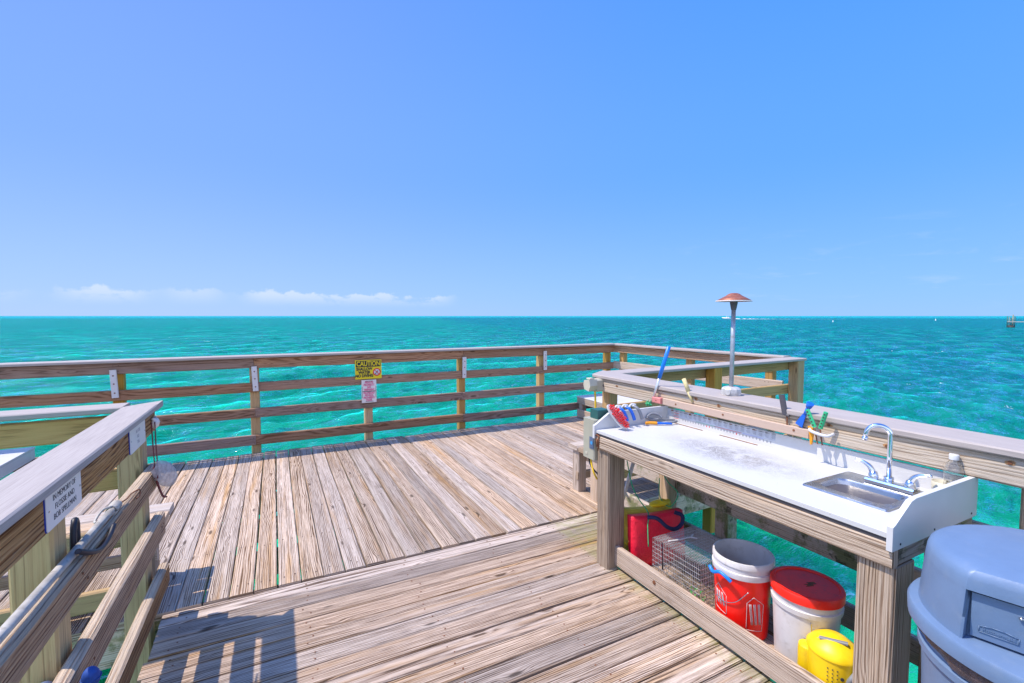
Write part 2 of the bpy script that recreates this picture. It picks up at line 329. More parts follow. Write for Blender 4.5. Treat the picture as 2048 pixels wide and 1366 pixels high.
# ------------------------------------------------------------------ mesh builder
class MB:
    def __init__(s):
        s.bm = bmesh.new(); s.uv = s.bm.loops.layers.uv.new('UVMap'); s.rn = s.bm.loops.layers.float_color.new('rnd')
    def face(s, vs, uvs=None, rn=(.5, .5, .5, 1), mi=0, smooth=False):
        try: f = s.bm.faces.new(vs)
        except ValueError: return None
        f.material_index = mi; f.smooth = smooth
        for k, l in enumerate(f.loops):
            l[s.rn] = rn
            l[s.uv].uv = uvs[k] if uvs else (l.vert.co.x, l.vert.co.y)
        return f
    def plank(s, p0, p1, side, w, t, c=.004, mi=0, bow=0.0, ends=True, taper=None):
        """a board from p0 to p1 (centre line), w wide along 'side', t thick; chamfered edges, UV in metres"""
        p0, p1 = V(p0), V(p1); d = p1 - p0; L = d.length; d.normalize()
        sd = V(side); sd = (sd - d * sd.dot(d)).normalized(); nn = d.cross(sd)
        hw, ht = w / 2, t / 2; c = min(c, ht * .9, hw * .9)
        prof = [(-hw + c, ht), (hw - c, ht), (hw, ht - c), (hw, -ht + c), (hw - c, -ht), (-hw + c, -ht), (-hw, -ht + c), (-hw, ht - c)]
        per = [0]
        for k in range(8):
            a, b = prof[k], prof[(k + 1) % 8]; per.append(per[-1] + math.hypot(a[0] - b[0], a[1] - b[1]))
        rn = (random.random(), random.random(), random.random(), 1); off = rnd(0, 9)
        n = max(1, int(L / .5)) if bow else 1
        rings = []
        for i in range(n + 1):
            q = i / n; o = V((0, 0, 0))
            if bow: o = sd * (bow * math.sin(q * 6 + off)) + nn * (bow * .6 * math.sin(q * 5 + off * 2))
            rings.append([s.bm.verts.new(p0 + d * (L * q) + o + sd * a + nn * b) for a, b in prof])
        for i in range(n):
            u0, u1 = off + L * i / n, off + L * (i + 1) / n
            for k in range(8):
                k2 = (k + 1) % 8
                s.face([rings[i][k], rings[i][k2], rings[i + 1][k2], rings[i + 1][k]],
                       [(u0, per[k]), (u0, per[k + 1]), (u1, per[k + 1]), (u1, per[k])], rn, mi)
        if ends:
            for r_, fl in ((rings[0], True), (rings[-1], False)):
                vs = list(reversed(r_)) if fl else r_
                pr = list(reversed(prof)) if fl else prof
                s.face(vs, [(off + a * .2, b) for a, b in pr], rn, mi)
        return s
    def box(s, lo, hi, c=.003, mi=0):
        lo, hi = V(lo), V(hi); dm = hi - lo; ctr = (lo + hi) / 2
        ax = max(range(3), key=lambda k: dm[k]); o = [k for k in range(3) if k != ax]
        e = V((0, 0, 0)); e[ax] = dm[ax] / 2; sd = V((0, 0, 0)); sd[o[0]] = 1
        return s.plank(ctr - e, ctr + e, sd, dm[o[0]], dm[o[1]], c, mi)
    def tube(s, pts, r, n=8, mi=0, cap=True, r_end=None):
        pts = [V(p) for p in pts]; rings = []
        m = len(pts); up = V((.3, .2, .9))
        for i, p in enumerate(pts):
            d = (pts[min(i + 1, m - 1)] - pts[max(i - 1, 0)])
            if d.length < 1e-9: d = V((0, 0, 1))
            d.normalize()
            a = d.cross(up)
            if a.length < .05: a = d.cross(V((1, 0, 0)))
            a.normalize(); b = d.cross(a); up = a.cross(d) if False else up
            rr = r if r_end is None else r + (r_end - r) * i / (m - 1)
            rings.append([s.bm.verts.new(p + (a * math.cos(2 * math.pi * k / n) + b * math.sin(2 * math.pi * k / n)) * rr) for k in range(n)])
        for i in range(m - 1):
            for k in range(n):
                k2 = (k + 1) % n
                s.face([rings[i][k], rings[i + 1][k], rings[i + 1][k2], rings[i][k2]],
                       [(i * .1, k / n * .1), (i * .1 + .1, k / n * .1), (i * .1 + .1, (k + 1) / n * .1), (i * .1, (k + 1) / n * .1)], mi=mi, smooth=True)
        if cap:
            s.face(rings[0], mi=mi); s.face(list(reversed(rings[-1])), mi=mi)
        return s
    def lathe(s, prof, ctr, n=40, mi=0, sx=1.0, sy=1.0, a0=0.0, a1=2 * math.pi, mats=None):
        """profile [(r, z)] turned round a vertical axis through ctr"""
        full = abs(a1 - a0 - 2 * math.pi) < 1e-6; cnt = n if full else n + 1
        rings = []
        for r, z in prof:
            if r < 1e-6: rings.append([s.bm.verts.new((ctr[0], ctr[1], ctr[2] + z))]); continue
            rings.append([s.bm.verts.new((ctr[0] + r * sx * math.cos(a0 + (a1 - a0) * k / n), ctr[1] + r * sy * math.sin(a0 + (a1 - a0) * k / n), ctr[2] + z)) for k in range(cnt)])
        for i in range(len(prof) - 1):
            A, B = rings[i], rings[i + 1]; mm = mats[i] if mats else mi
            for k in range(n):
                k2 = (k + 1) % cnt
                if len(A) == 1 and len(B) == 1: continue
                if len(A) == 1: s.face([A[0], B[k2], B[k]], mi=mm, smooth=True)
                elif len(B) == 1: s.face([A[k], A[k2], B[0]], mi=mm, smooth=True)
                else: s.face([A[k], A[k2], B[k2], B[k]], mi=mm, smooth=True)
        return s
    def prism(s, pts, d, mi=0):
        """polygon pts (3D, planar) extruded by vector d"""
        d = V(d); A = [s.bm.verts.new(V(p)) for p in pts]; B = [s.bm.verts.new(V(p) + d) for p in pts]
        n = len(pts); rn = (random.random(), random.random(), random.random(), 1)
        s.face(list(reversed(A)), rn=rn, mi=mi); s.face(B, rn=rn, mi=mi)
        for k in range(n): s.face([A[k], A[(k + 1) % n], B[(k + 1) % n], B[k]], rn=rn, mi=mi)
        return s
    def disc(s, ctr, nrm, r, n=8, mi=0, h=.0015):
        nrm = V(nrm).normalized(); a = nrm.orthogonal().normalized(); b = nrm.cross(a); ctr = V(ctr)
        s.prism([ctr + (a * math.cos(2 * math.pi * k / n) + b * math.sin(2 * math.pi * k / n)) * r for k in range(n)], nrm * h, mi)
        return s
    def ring(s, ctr, nrm, r0, r1, n=32, mi=0):
        nrm = V(nrm).normalized(); a = nrm.orthogonal().normalized(); b = nrm.cross(a); ctr = V(ctr)
        def P(r, k): return s.bm.verts.new(ctr + (a * math.cos(2 * math.pi * k / n) + b * math.sin(2 * math.pi * k / n)) * r)
        A = [P(r0, k) for k in range(n)]; B = [P(r1, k) for k in range(n)]
        for k in range(n): s.face([A[k], B[k], B[(k + 1) % n], A[(k + 1) % n]], mi=mi)
        return s
    def blob(s, ctr, rx, ry, rz, mi=0, seg=16, rings=10, rot=None, jit=0.0):
        mt = Matrix.Translation(V(ctr)) @ (rot.to_4x4() if rot else Matrix()) @ Matrix.Diagonal((rx, ry, rz, 1))
        vv = bmesh.ops.create_uvsphere(s.bm, u_segments=seg, v_segments=rings, radius=1, matrix=mt)['verts']
        fs = set(f for v in vv for f in v.link_faces)
        for f in fs: f.material_index = mi; f.smooth = True
        if jit:
            for v in vv: v.co += V((rnd(-jit, jit), rnd(-jit, jit), rnd(-jit, jit)))
        return s
    def text(s, body, size, origin, xdir, ydir, mi=0, align='CENTER', lift=.0015, sx=1.0, bold=0.0):
        cu = bpy.data.curves.new('txt', 'FONT'); cu.body = body; cu.size = size; cu.align_x = align; cu.align_y = 'CENTER'; cu.resolution_u = 3
        cu.offset = bold; cu.extrude = .0004
        o = bpy.data.objects.new('txt', cu); col.objects.link(o)
        dg = bpy.context.evaluated_depsgraph_get(); me = bpy.data.meshes.new_from_object(o.evaluated_get(dg))
        X, Y = V(xdir).normalized(), V(ydir).normalized(); N = X.cross(Y); og = V(origin) + N * lift
        vs = [s.bm.verts.new(og + X * (v.co.x * sx) + Y * v.co.y + N * v.co.z) for v in me.vertices]
        for pl in me.polygons: s.face([vs[i] for i in pl.vertices], mi=mi)
        bpy.data.objects.remove(o); bpy.data.curves.remove(cu); bpy.data.meshes.remove(me)
        return s
    def build(s, name, mats, parent=None, smooth_angle=None):
        if not isinstance(mats, (list, tuple)): mats = [mats]
        off = V((0, 0, 0)); q = parent
        while q is not None: off += q.location; q = q.parent
        bmesh.ops.recalc_face_normals(s.bm, faces=s.bm.faces[:])
        if parent is not None: bmesh.ops.translate(s.bm, vec=-off, verts=s.bm.verts[:])
        me = bpy.data.meshes.new(name); s.bm.to_mesh(me); s.bm.free()
        for m in mats: me.materials.append(m)
        if smooth_angle:
            me.polygons.foreach_set('use_smooth', [True] * len(me.polygons))
            try: me.set_sharp_from_angle(angle=R(smooth_angle))
            except Exception: pass
        o = bpy.data.objects.new(name, me); col.objects.link(o)
        if parent is not None: o.parent = parent
        return o

def thing(name, label, cat, loc=(0, 0, 0), group=None):
    o = bpy.data.objects.new(name, None); o.empty_display_size = .1; col.objects.link(o); o.location = loc
    return tag(o, label, cat, group)
def tag(o, label, cat, group=None):
    o['label'] = label; o['category'] = cat
    if group: o['group'] = group
    return o
def single(name, mb, mats, label, cat, loc, group=None, smooth_angle=None):
    """a thing that is one mesh, its origin at loc"""
    bmesh.ops.translate(mb.bm, vec=-V(loc), verts=mb.bm.verts[:])
    o = mb.build(name, mats, smooth_angle=smooth_angle); o.location = loc
    return tag(o, label, cat, group)
def arc(ctr, r, a0, a1, n, ax, ay):
    ctr, ax, ay = V(ctr), V(ax), V(ay)
    return [ctr + ax * (r * math.cos(a0 + (a1 - a0) * k / n)) + ay * (r * math.sin(a0 + (a1 - a0) * k / n)) for k in range(n + 1)]
def bez(p, n=12):
    """smooth curve through the points p (Catmull-Rom)"""
    p = [V(q) for q in p]; p = [p[0] * 2 - p[1]] + p + [p[-1] * 2 - p[-2]]; out = []
    for i in range(1, len(p) - 2):
        for k in range(n):
            t_ = k / n; a, b, c, d = p[i - 1], p[i], p[i + 1], p[i + 2]
            out.append(.5 * ((2 * b) + (c - a) * t_ + (2 * a - 5 * b + 4 * c - d) * t_ ** 2 + (3 * b - a - 3 * c + d) * t_ ** 3))
    out.append(p[-2]); return out

# ------------------------------------------------------------------ sea
WZ = -1.5
def build_sea():
    rng = np.random.default_rng(5)
    rows = np.concatenate([np.geomspace(1.2, 60, 330, endpoint=False), np.geomspace(60, 1500, 170, endpoint=False), np.geomspace(1500, 45000, 20)])
    fwd = R(90 - 27)
    fine = np.arange(-58, 58.01, .2); coarse1 = np.arange(58 + 6, 302, 6.0)
    ang = fwd + np.radians(np.concatenate([fine, coarse1]))
    A, Rr = np.meshgrid(ang, rows)
    X = Rr * np.cos(A); Y = Rr * np.sin(A)
    sp = np.maximum(np.gradient(rows)[:, None] * .5, Rr * R(.2))
    Z = np.zeros_like(X); DX = np.zeros_like(X); DY = np.zeros_like(X)
    # wind sea: crests run roughly across the view, rolling in from the upper left
    for k in range(60):
        lam = np.exp(rng.uniform(np.log(.45), np.log(7.5))); th = R(118) + rng.normal(0, .55)
        a = .0088 * lam ** .62 * rng.uniform(.5, 1.2); ph = rng.uniform(0, 6.28); kk = 2 * np.pi / lam
        fade = np.clip((lam / sp - 2.2) / 2.5, 0, 1)
        arg = kk * (X * np.cos(th) + Y * np.sin(th)) + ph
        Z += a * fade * np.cos(arg); q = .75 * a * fade * np.sin(arg)
        DX -= q * np.cos(th); DY -= q * np.sin(th)
    crest = np.clip(.5 + Z / .15, 0, 1)
    co = np.stack([X + DX, Y + DY, WZ + Z], -1).reshape(-1, 3).astype(np.float32)
    nr, nc = X.shape
    idx = np.arange(nr * nc).reshape(nr, nc)
    a = idx[:-1, :]; b = idx[1:, :]
    a2 = np.roll(a, -1, 1); b2 = np.roll(b, -1, 1)
    quads = np.stack([a, b, b2, a2], -1).reshape(-1, 4)
    me = bpy.data.meshes.new('sea')
    me.vertices.add(len(co)); me.vertices.foreach_set('co', co.ravel())
    me.loops.add(quads.size); me.loops.foreach_set('vertex_index', quads.ravel().astype(np.int32))
    me.polygons.add(len(quads)); me.polygons.foreach_set('loop_start', np.arange(0, quads.size, 4, dtype=np.int32)); me.polygons.foreach_set('loop_total', np.full(len(quads), 4, dtype=np.int32))
    me.polygons.foreach_set('use_smooth', np.ones(len(quads), dtype=bool))
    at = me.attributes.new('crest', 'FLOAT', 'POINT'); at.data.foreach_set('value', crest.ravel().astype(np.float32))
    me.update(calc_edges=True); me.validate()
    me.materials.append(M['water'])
    o = bpy.data.objects.new('sea', me); col.objects.link(o); o['kind'] = 'structure'
    if me.polygons[0].normal.z < 0: me.flip_normals()
build_sea()

# ------------------------------------------------------------------ decks
def build_deck():
    d = MB(); y0, y1 = 3.02, 6.13
    x = -5.6; k = 0
    while x < 5.25:
        w = .119 + rnd(-.003, .003); zt = rnd(-.0025, .0025)
        a = y0 + rnd(-.004, .004); b = y1 + rnd(-.014, .014)
        xc = x + w / 2; tw = rnd(-.002, .002)
        d.plank((xc, a, -.019 + zt), (xc + tw, b, -.019 + zt), (1, 0, 0), w, .038, .005, bow=.0025)
        if -1.2 < x < 4.6:
            for yy in (3.10, 3.62, 4.20, 4.80, 5.42, 6.02):
                for s_ in (.28, .72):
                    d.disc((x + w * s_ + rnd(-.01, .01), yy + rnd(-.02, .02), zt), (0, 0, 1), .0042, 6, 1)
        x += .1268 + rnd(-.001, .001); k += 1
    o = d.build('deck', [M['deck'], M['nail']]); o['kind'] = 'structure'
    # joists, rims and piles carrying the deck
    j = MB()
    for yy in (3.10, 3.62, 4.20, 4.80, 5.42, 6.02): j.plank((-5.6, yy, -.135), (5.2, yy, -.135), (0, 0, 1), .18, .045)
    j.plank((-5.6, 3.045, -.14), (-.72, 3.045, -.14), (0, 0, 1), .19, .04); j.plank((1.95, 3.045, -.14), (5.2, 3.045, -.14), (0, 0, 1), .19, .04)
    o = j.build('deck_joists', [M['mossy']]); o['kind'] = 'structure'
    w_ = MB(); y = 3.011
    while y > -1.6:
        w = .120 + rnd(-.003, .003); zt = -.012 + rnd(-.003, .003)
        yc = y - w / 2; xr = 1.925 + rnd(-.006, .006)
        if yc < .70: xr = 2.75
        if yc > 2.40: xr = 2.46 + rnd(-.006, .006)
        w_.plank((-.575 + rnd(-.01, .01), yc, zt - .019), (xr, yc + rnd(-.002, .002), zt - .019), (0, 1, 0), w, .038, .006, bow=.0025)
        for xx in (-.48, .12, .72, 1.30, 1.84):
            for s_ in (.3, .7):
                w_.disc((xx + rnd(-.025, .025), y - w * s_, zt), (0, 0, 1), .0045, 6, 1)
        y -= .1262 + rnd(-.001, .001)
    o = w_.build('walkway', [M['walk'], M['rust']]); o['kind'] = 'structure'
    j = MB()
    for xx in (-.48, .12, .72, 1.30, 1.84): j.plank((xx, -1.6, -.14), (xx, 2.98, -.14), (0, 0, 1), .18, .045)
    j.plank((1.945, .8, -.135), (1.945, 2.98, -.135), (0, 0, 1), .16, .03)
    o = j.build('walkway_joists', [M['mossy']]); o['kind'] = 'structure'
build_deck()
def piling(x, y, r, label):
    m = MB(); pr = [(r * .98, WZ - 2.5), (r * 1.02, WZ), (r, -.26), (0, -.26)]
    m.lathe([(a, b) for a, b in pr], (x, y, 0), 18)
    single('piling', m, M['pile'], label, 'piling', (x, y, WZ), 'round pilings under the dock')
piling(3.22, 2.42, .125, 'thick green round piling rising from the water behind the fish table')
for x, y in ((-3.2, 3.3), (-3.2, 5.8), (.4, 5.8), (4.2, 5.7), (.2, 2.6), (-.3, .4), (1.6, .2)):
    piling(x, y, .13, 'round piling hidden in the shade beneath the deck boards')

# ------------------------------------------------------------------ railings
def railing(name, label, loc, A, B, nrm, bands, cap, posts, mats, postmat, splits=(), zA=0.0, zB=0.0, cap_sp=(), post_bot=-.6, t=.038, pw=.095, post_top=.0, nails=True, over=(0, 0), cap_over=(0, 0)):
    """boards run from A to B (their walkway face), posts stand behind them along nrm; bands = [(z0, z1)]"""
    root = thing(name, label, 'railing', loc)
    A, B, nrm = V((*A, 0)), V((*B, 0)), V((*nrm, 0)).normalized(); d = (B - A); L = d.length; d.normalize()
    def zo(s_): return zA + (zB - zA) * s_ / L
    for bi, (z0, z1) in enumerate(bands):
        cuts = [-over[0]] + [c for c in splits] + [L + over[1]] if bi != 1 else [-over[0]] + [c for c in splits[::2]] + [L + over[1]]
        for a, b in zip(cuts[:-1], cuts[1:]):
            m = MB(); q = rnd(-.004, .004)
            p0 = A + d * (a + (.0015 if a > 0 else 0)) + nrm * (t / 2) + V((0, 0, (z0 + z1) / 2 + zo(a) + q))
            p1 = A + d * (b - (.0015 if b < L else 0)) + nrm * (t / 2) + V((0, 0, (z0 + z1) / 2 + zo(b) + q))
            m.plank(p0, p1, (0, 0, 1), z1 - z0, t, .007, bow=.0032)
            if nails:
                for s_ in posts:
                    if a - .1 < s_ < b + .1:
                        for e in (-.022, .022):
                            for zz in (z0 + .03, z1 - .03):
                                ss = s_ + e + rnd(-.004, .004)
                                if a < ss < b: m.disc(A + d * ss + V((0, 0, zz + zo(ss) + q)) - nrm * .0002, -nrm, .0045, 6, 1)
            m.build('rail', [mats[min(bi, len(mats) - 1)], M['nail']], root)
    if cap:
        o0, o1, zt = cap     # offsets along nrm of the near and far edges, top height
        cuts = [-cap_over[0]] + list(cap_sp) + [L + cap_over[1]]
        for a, b in zip(cuts[:-1], cuts[1:]):
            m = MB(); p0 = A + d * a + nrm * (o0 + o1) / 2 + V((0, 0, zt - .014 + zo(a))); p1 = A + d * b + nrm * (o0 + o1) / 2 + V((0, 0, zt - .014 + zo(b)))
            m.plank(p0, p1, nrm, o1 - o0, .028, .005)
            m.build('cap_rail', M['cap'], root)
    for s_ in posts:
        m = MB(); p = A + d * s_ + nrm * (t + pw / 2 + .001)
        m.plank(p + V((0, 0, post_bot)), p + V((0, 0, (cap[2] - .0295 if cap else bands[0][1]) + zo(s_) + post_top)), d, pw, pw, .008)
        m.build('post', postmat, root)
    return root

# far railing, its walkway face towards the camera, in the shade
railing('deck_railing', 'long four board railing with a pale cap across the seaward edge of the deck', (0, 6.2, 0),
        (-5.6, 6.135), (5.03, 6.135), (0, 1), [(.992, 1.112), (.716, .826), (.410, .521), (.088, .205)], (-.075, .115, 1.142),
        [2.9, 4.12, 5.37, 6.66, 7.95, 9.265, 10.56], [M['rail']], M['post'], splits=(5.37, 7.95), cap_sp=(3.4, 7.2), zA=.004, zB=.004, pw=.098)
# right hand railing of the deck, sunlit inside
railing('deck_railing', 'sunlit side railing at the right end of the deck', (5.3, 4.7, 0),
        (5.03, 6.135), (5.33, 3.42), (1, .11), [(.985, 1.098), (.72, .84), (.41, .52), (.09, .20)], (-.05, .12, 1.135),
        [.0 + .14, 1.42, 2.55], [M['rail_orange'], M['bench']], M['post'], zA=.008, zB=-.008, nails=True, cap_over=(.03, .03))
# railing along the landward edge right of the pier, seen from its shaded back
railing('deck_railing', 'railing at the landward edge right of the pier, its shaded back towards us', (4, 3.3, 0),
        (2.62, 3.335), (5.33, 3.335), (0, -1), [(.965, 1.068), (.69, .80), (.40, .50), (.09, .20)], (-.03, .165, 1.101),
        [1.32, 2.68], [M['post']], M['post'], zA=.0, zB=.02, pw=.115, cap_over=(-.02, .045))
# left landward railing
railing('deck_railing', 'railing left of the pier with a pale cap and greenish shaded boards', (-2.5, 3, 0),
        (-5.6, 3.005), (-.60, 3.005), (0, -1), [(.985, 1.10), (.72, .825), (.42, .52), (.11, .21)], (-.045, .105, 1.15),
        [1.1, 2.6, 4.0], [M['post']], M['post'], pw=.09, post_bot=-.9, cap_over=(0, -.085))

# left pier railing: composite cap, plaque board, three worn lower rails
root = thing('pier_railing', 'pier railing on the left with a broad grey cap and worn brown rails', 'railing', (-.6, 1.5, 0))
def rail_y(x, y0, y1, z0, z1, t, m_, nm='rail', slope=0.0):
    mb = MB(); mb.plank((x - t / 2, y0, (z0 + z1) / 2 + slope), (x - t / 2, y1, (z0 + z1) / 2), (0, 0, 1), z1 - z0, t, .009, bow=.002)
    for yy in (1.89, 2.95):
        for e in (-.02, .02): mb.disc((x + .0002, yy + e, (z0 + z1) / 2 + rnd(-.02, .02)), (1, 0, 0), .005, 6, 1)
    return mb.build(nm, [m_, M['rust']], root)
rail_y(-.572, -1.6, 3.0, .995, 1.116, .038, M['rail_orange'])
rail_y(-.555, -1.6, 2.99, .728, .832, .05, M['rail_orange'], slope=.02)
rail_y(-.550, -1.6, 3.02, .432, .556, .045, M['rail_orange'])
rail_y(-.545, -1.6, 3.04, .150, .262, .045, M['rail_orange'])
mb = MB(); mb.plank((-.615, -1.6, 1.135), (-.615, 2.91, 1.135), (1, 0, 0), .142, .030, .005)
mb.prism([(-.686, 2.912, 1.12), (-.544, 2.912, 1.12), (-.544, 3.045, 1.12)], (0, 0, .030))
mb.build('cap_rail', M['cap'], root)
for yy in (.4, 1.89, 2.945):
    mb = MB(); mb.plank((-.662, yy, -1.9), (-.662, yy, 1.118), (1, 0, 0), .104, .104, .008); mb.build('post', M['post'], root)

# right pier railing behind the fish cleaning table
root = thing('pier_railing', 'silvery pier railing behind the fish cleaning table', 'railing', (2.5, 1.5, 0))
def rail_r(z0, z1, m_, y0=-1.6, y1=3.31, x=2.475):
    mb = MB(); mb.plank((x + .019, y0, (z0 + z1) / 2), (x + .019, y1, (z0 + z1) / 2), (0, 0, 1), z1 - z0, .038, .007, bow=.0015)
    for yy in (.70, 1.05, 1.33, 1.93, 2.02, 2.14, 2.9):
        if m_ is M['rail_sun']:
            q = V((x - .0002, yy + rnd(-.03, .03), z0 + rnd(.03, .1))); mb.disc(q, (-1, 0, 0), .007, 8, 1, .003)
            mb.prism([q + V((0, .020 * math.cos(a_) * rnd(.6, 1), .010 * math.sin(a_) * rnd(.6, 1.2))) for a_ in np.linspace(0, 5.8, 12)], (-.0006, 0, 0), 2)
    return mb.build('rail', [m_, M['rust'], M['ruststain']], root)
rail_r(.971, 1.0785, M['rail_sun'], y1=3.185, x=2.412); rail_r(.655, .775, M['mossy']); rail_r(.365, .49, M['mossy']); rail_r(.06, .18, M['mossy'])
mb = MB(); mb.plank((2.518, -1.6, 1.0945), (2.518, 3.195, 1.0945), (1, 0, 0), .246, .030, .006); mb.prism([(2.397, 3.1955, 1.08), (2.6395, 3.1955, 1.08), (2.6395, 3.362, 1.08)], (0, 0, .0292)); mb.build('cap_rail', M['cap'], root)
for yy in (.62, 1.99, 3.17):
    mb = MB(); mb.plank((2.565, yy, -1.9), (2.565, yy, 1.078), (1, 0, 0), .098, .098, .008); mb.build('post', M['mossy'] if yy < 3 else M['post'], root)
    mb = MB(); mb.box((2.4505, yy - .04, .98), (2.5155, yy + .04, 1.07), .004); mb.build('spacer_block', M['mossy'], root)

# ------------------------------------------------------------------ fittings on the far railing
def rod_holder(x, z0, z1, lean, label):
    mb = MB(); y = 6.112
    mb.plank((x + lean, y, z0), (x, y, z1), (1, 0, 0), .058, .022, .006)
    for zz in (z0 + .05, (z0 + z1) / 2, z1 - .06):
        mb.disc((x + lean * (z1 - zz) / (z1 - z0), y - .0115, zz), (0, -1, 0), .0075, 10, 1, h=.002)
    single('rail_bracket', mb, [M['pvc'], M['rust']], label, 'bracket', (x, y, z0), 'white drilled strips on the far railing')
rod_holder(-1.50, .755, 1.045, .012, 'widest white drilled plastic strip, leftmost on the far railing')
rod_holder(-.228, .733, 1.020, .012, 'white drilled plastic strip on the far railing second from the left')
rod_holder(2.364, .729, 1.025, -.003, 'white drilled plastic strip on the far railing right of the yellow sign')
rod_holder(3.685, .772, 1.065, .004, 'white drilled plastic strip on the far railing nearest the deck corner')
# the posts' raw backs showing beside the strips
# caution sign
root = thing('warning_sign', 'yellow caution sign about shallow water on the far railing', 'sign', (1.05, 6.11, .8))
y = 6.112; yn = V((0, -1, 0)); X_, Z_ = (1, .0, -.004), (0, 0, 1)
mb = MB(); mb.prism([(.888, y, .797), (1.216, y, .797), (1.214, y, 1.040), (.886, y, 1.040)], (0, -.004, 0)); mb.build('sign_plate', M['signyellow'], root)
mb = MB(); yy = y - .0046
mb.prism([(.899, yy, .951), (1.203, yy, .951), (1.203, yy, 1.029), (.899, yy, 1.029)], (0, -.001, 0)); mb.build('header_panel', M['ink'], root)
mb = MB(); mb.text('CAUTION', .083, (1.051, yy - .001, .990), (1, 0, 0), Z_, 0, sx=.78, bold=.0022); mb.build('lettering', M['signyellow'], root)
mb = MB()
for i, w_ in enumerate(('SHALLOW', 'WATER', 'NO DIVING')): mb.text(w_, .050, (1.000, y - .0046, .924 - i * .0435), (1, 0, 0), Z_, 0, sx=.84, bold=.0022)
mb.build('lettering', M['ink'], root)
mb = MB(); cc = V((1.155, y - .0046, .880)); mb.disc(cc, yn, .042, 28, 0, .0006); mb.build('pictogram_ground', M['white'], root)
mb = MB(); q = cc + yn * .0014; mb.ring(q, yn, .037, .050, 32); mb.plank(q + V((-.028, 0, .028)), q + V((.028, 0, -.028)), (1, 0, 1), .009, .001, .0002); mb.build('prohibition_ring', M['inkred'], root)
mb = MB(); q = cc + yn * .0009
mb.plank(q + V((.016, 0, .018)), q + V((-.012, 0, -.012)), (1, 0, -1), .009, .0005, .0001); mb.disc(q + V((-.016, 0, -.021)), yn, .006, 10, 0, .0005)
mb.plank(q + V((-.022, 0, -.027)), q + V((.018, 0, -.027)), (0, 0, 1), .004, .0005, .0001); mb.plank(q + V((.0, 0, .0)), q + V((.012, 0, -.010)), (1, 0, 1), .005, .0005, .0001); mb.build('diver_symbol', M['ink'], root)
# trespassing sign
root = thing('notice_sign', 'pale bilingual private property notice below the yellow sign', 'sign', (1.05, 6.11, .5))
mb = MB(); mb.prism([(.963, y, .490), (1.147, y, .490), (1.147, y, .783), (.963, y, .783)], (0, -.003, 0)); mb.build('sign_plate', M['plaque'], root)
mb = MB(); yy = y - .0034
mb.box((.976, yy - .0006, .632), (1.136, yy, .640), 0.0001)
for x_ in (.972, 1.139): mb.box((x_ - .002, yy - .0006, .55), (x_ + .002, yy, .70), .0001)
mb.box((1.01, yy - .0006, .764), (1.10, yy, .770), .0001); mb.box((1.01, yy - .0006, .502), (1.11, yy, .507), .0001); mb.build('border', M['ink'], root)
mb = MB()
for i, w_ in enumerate(('PRIVATE', 'PROPERTY', 'NO', 'TRESPASSING')): mb.text(w_, .036, (1.055, yy, .748 - i * .0305), (1, 0, 0), Z_, 0, sx=(.78 if len(w_) < 9 else .60), bold=.0011)
for i, w_ in enumerate(('PROPIEDAD', 'PRIVADA', 'PROHIBIDO', 'PASAR')): mb.text(w_, .036, (1.055, yy, .614 - i * .0305), (1, 0, 0), Z_, 0, sx=.72, bold=.0011)
mb.build('lettering', M['inkpink'], root)

# memorial plaques on the left railing
def plaque(y0, y1, z0, z1, lines, size, ink, label, sx=1.0):
    root = thing('memorial_plaque', label, 'plaque', (-.57, (y0 + y1) / 2, z0))
    def rr(a0, a1, b0, b1, r, x):
        out = []
        for (cy, cz, s0) in ((a1 - r, b1 - r, 0), (a0 + r, b1 - r, 1), (a0 + r, b0 + r, 2), (a1 - r, b0 + r, 3)):
            for k in range(5):
                an = s0 * math.pi / 2 + k * math.pi / 8; out.append((x, cy + r * math.cos(an), cz + r * math.sin(an)))
        return out
    mb = MB(); mb.prism(rr(y0, y1, z0, z1, .010, -.5715), (.0030, 0, 0)); mb.build('backing', M['plaqueblue'], root)
    mb = MB(); mb.prism(rr(y0 + .002, y1 - .002, z0 + .001, z1 - .0035, .009, -.5684), (.0015, 0, 0)); mb.build('face', M['plaque'], root)
    mb = MB(); n = len(lines)
    for i, w_ in enumerate(lines): mb.text(w_, size, (-.5668, (y0 + y1) / 2 + .0, (z0 + z1) / 2 + ((n - 1) / 2 - i) * size * 1.12), (0, 1, 0), (0, 0, 1), 0, sx=sx, lift=.0002, bold=-.0003)
    mb.build('lettering', ink, root)
    for yy in (y0 + .018, y1 - .015):
        mb = MB(); mb.disc((-.5668, yy, (z0 + z1) / 2), (1, 0, 0), .0032, 8); mb.build('screw', M['steel'], root)
plaque(1.675, 1.935, 1.006, 1.117, ('IN MEMORY OF', 'FLOSSIE AND', 'BOB SPELLMAN'), .0245, M['ink'], 'pale plaque with clear dark engraved lettering, nearer us on the left railing', .98)
plaque(2.50, 2.765, 1.000, 1.112, ('ALLOEI', 'RD', 'TAL'), .022, M['plaquegrey'], 'weathered plaque with faint lettering near the end of the left railing')

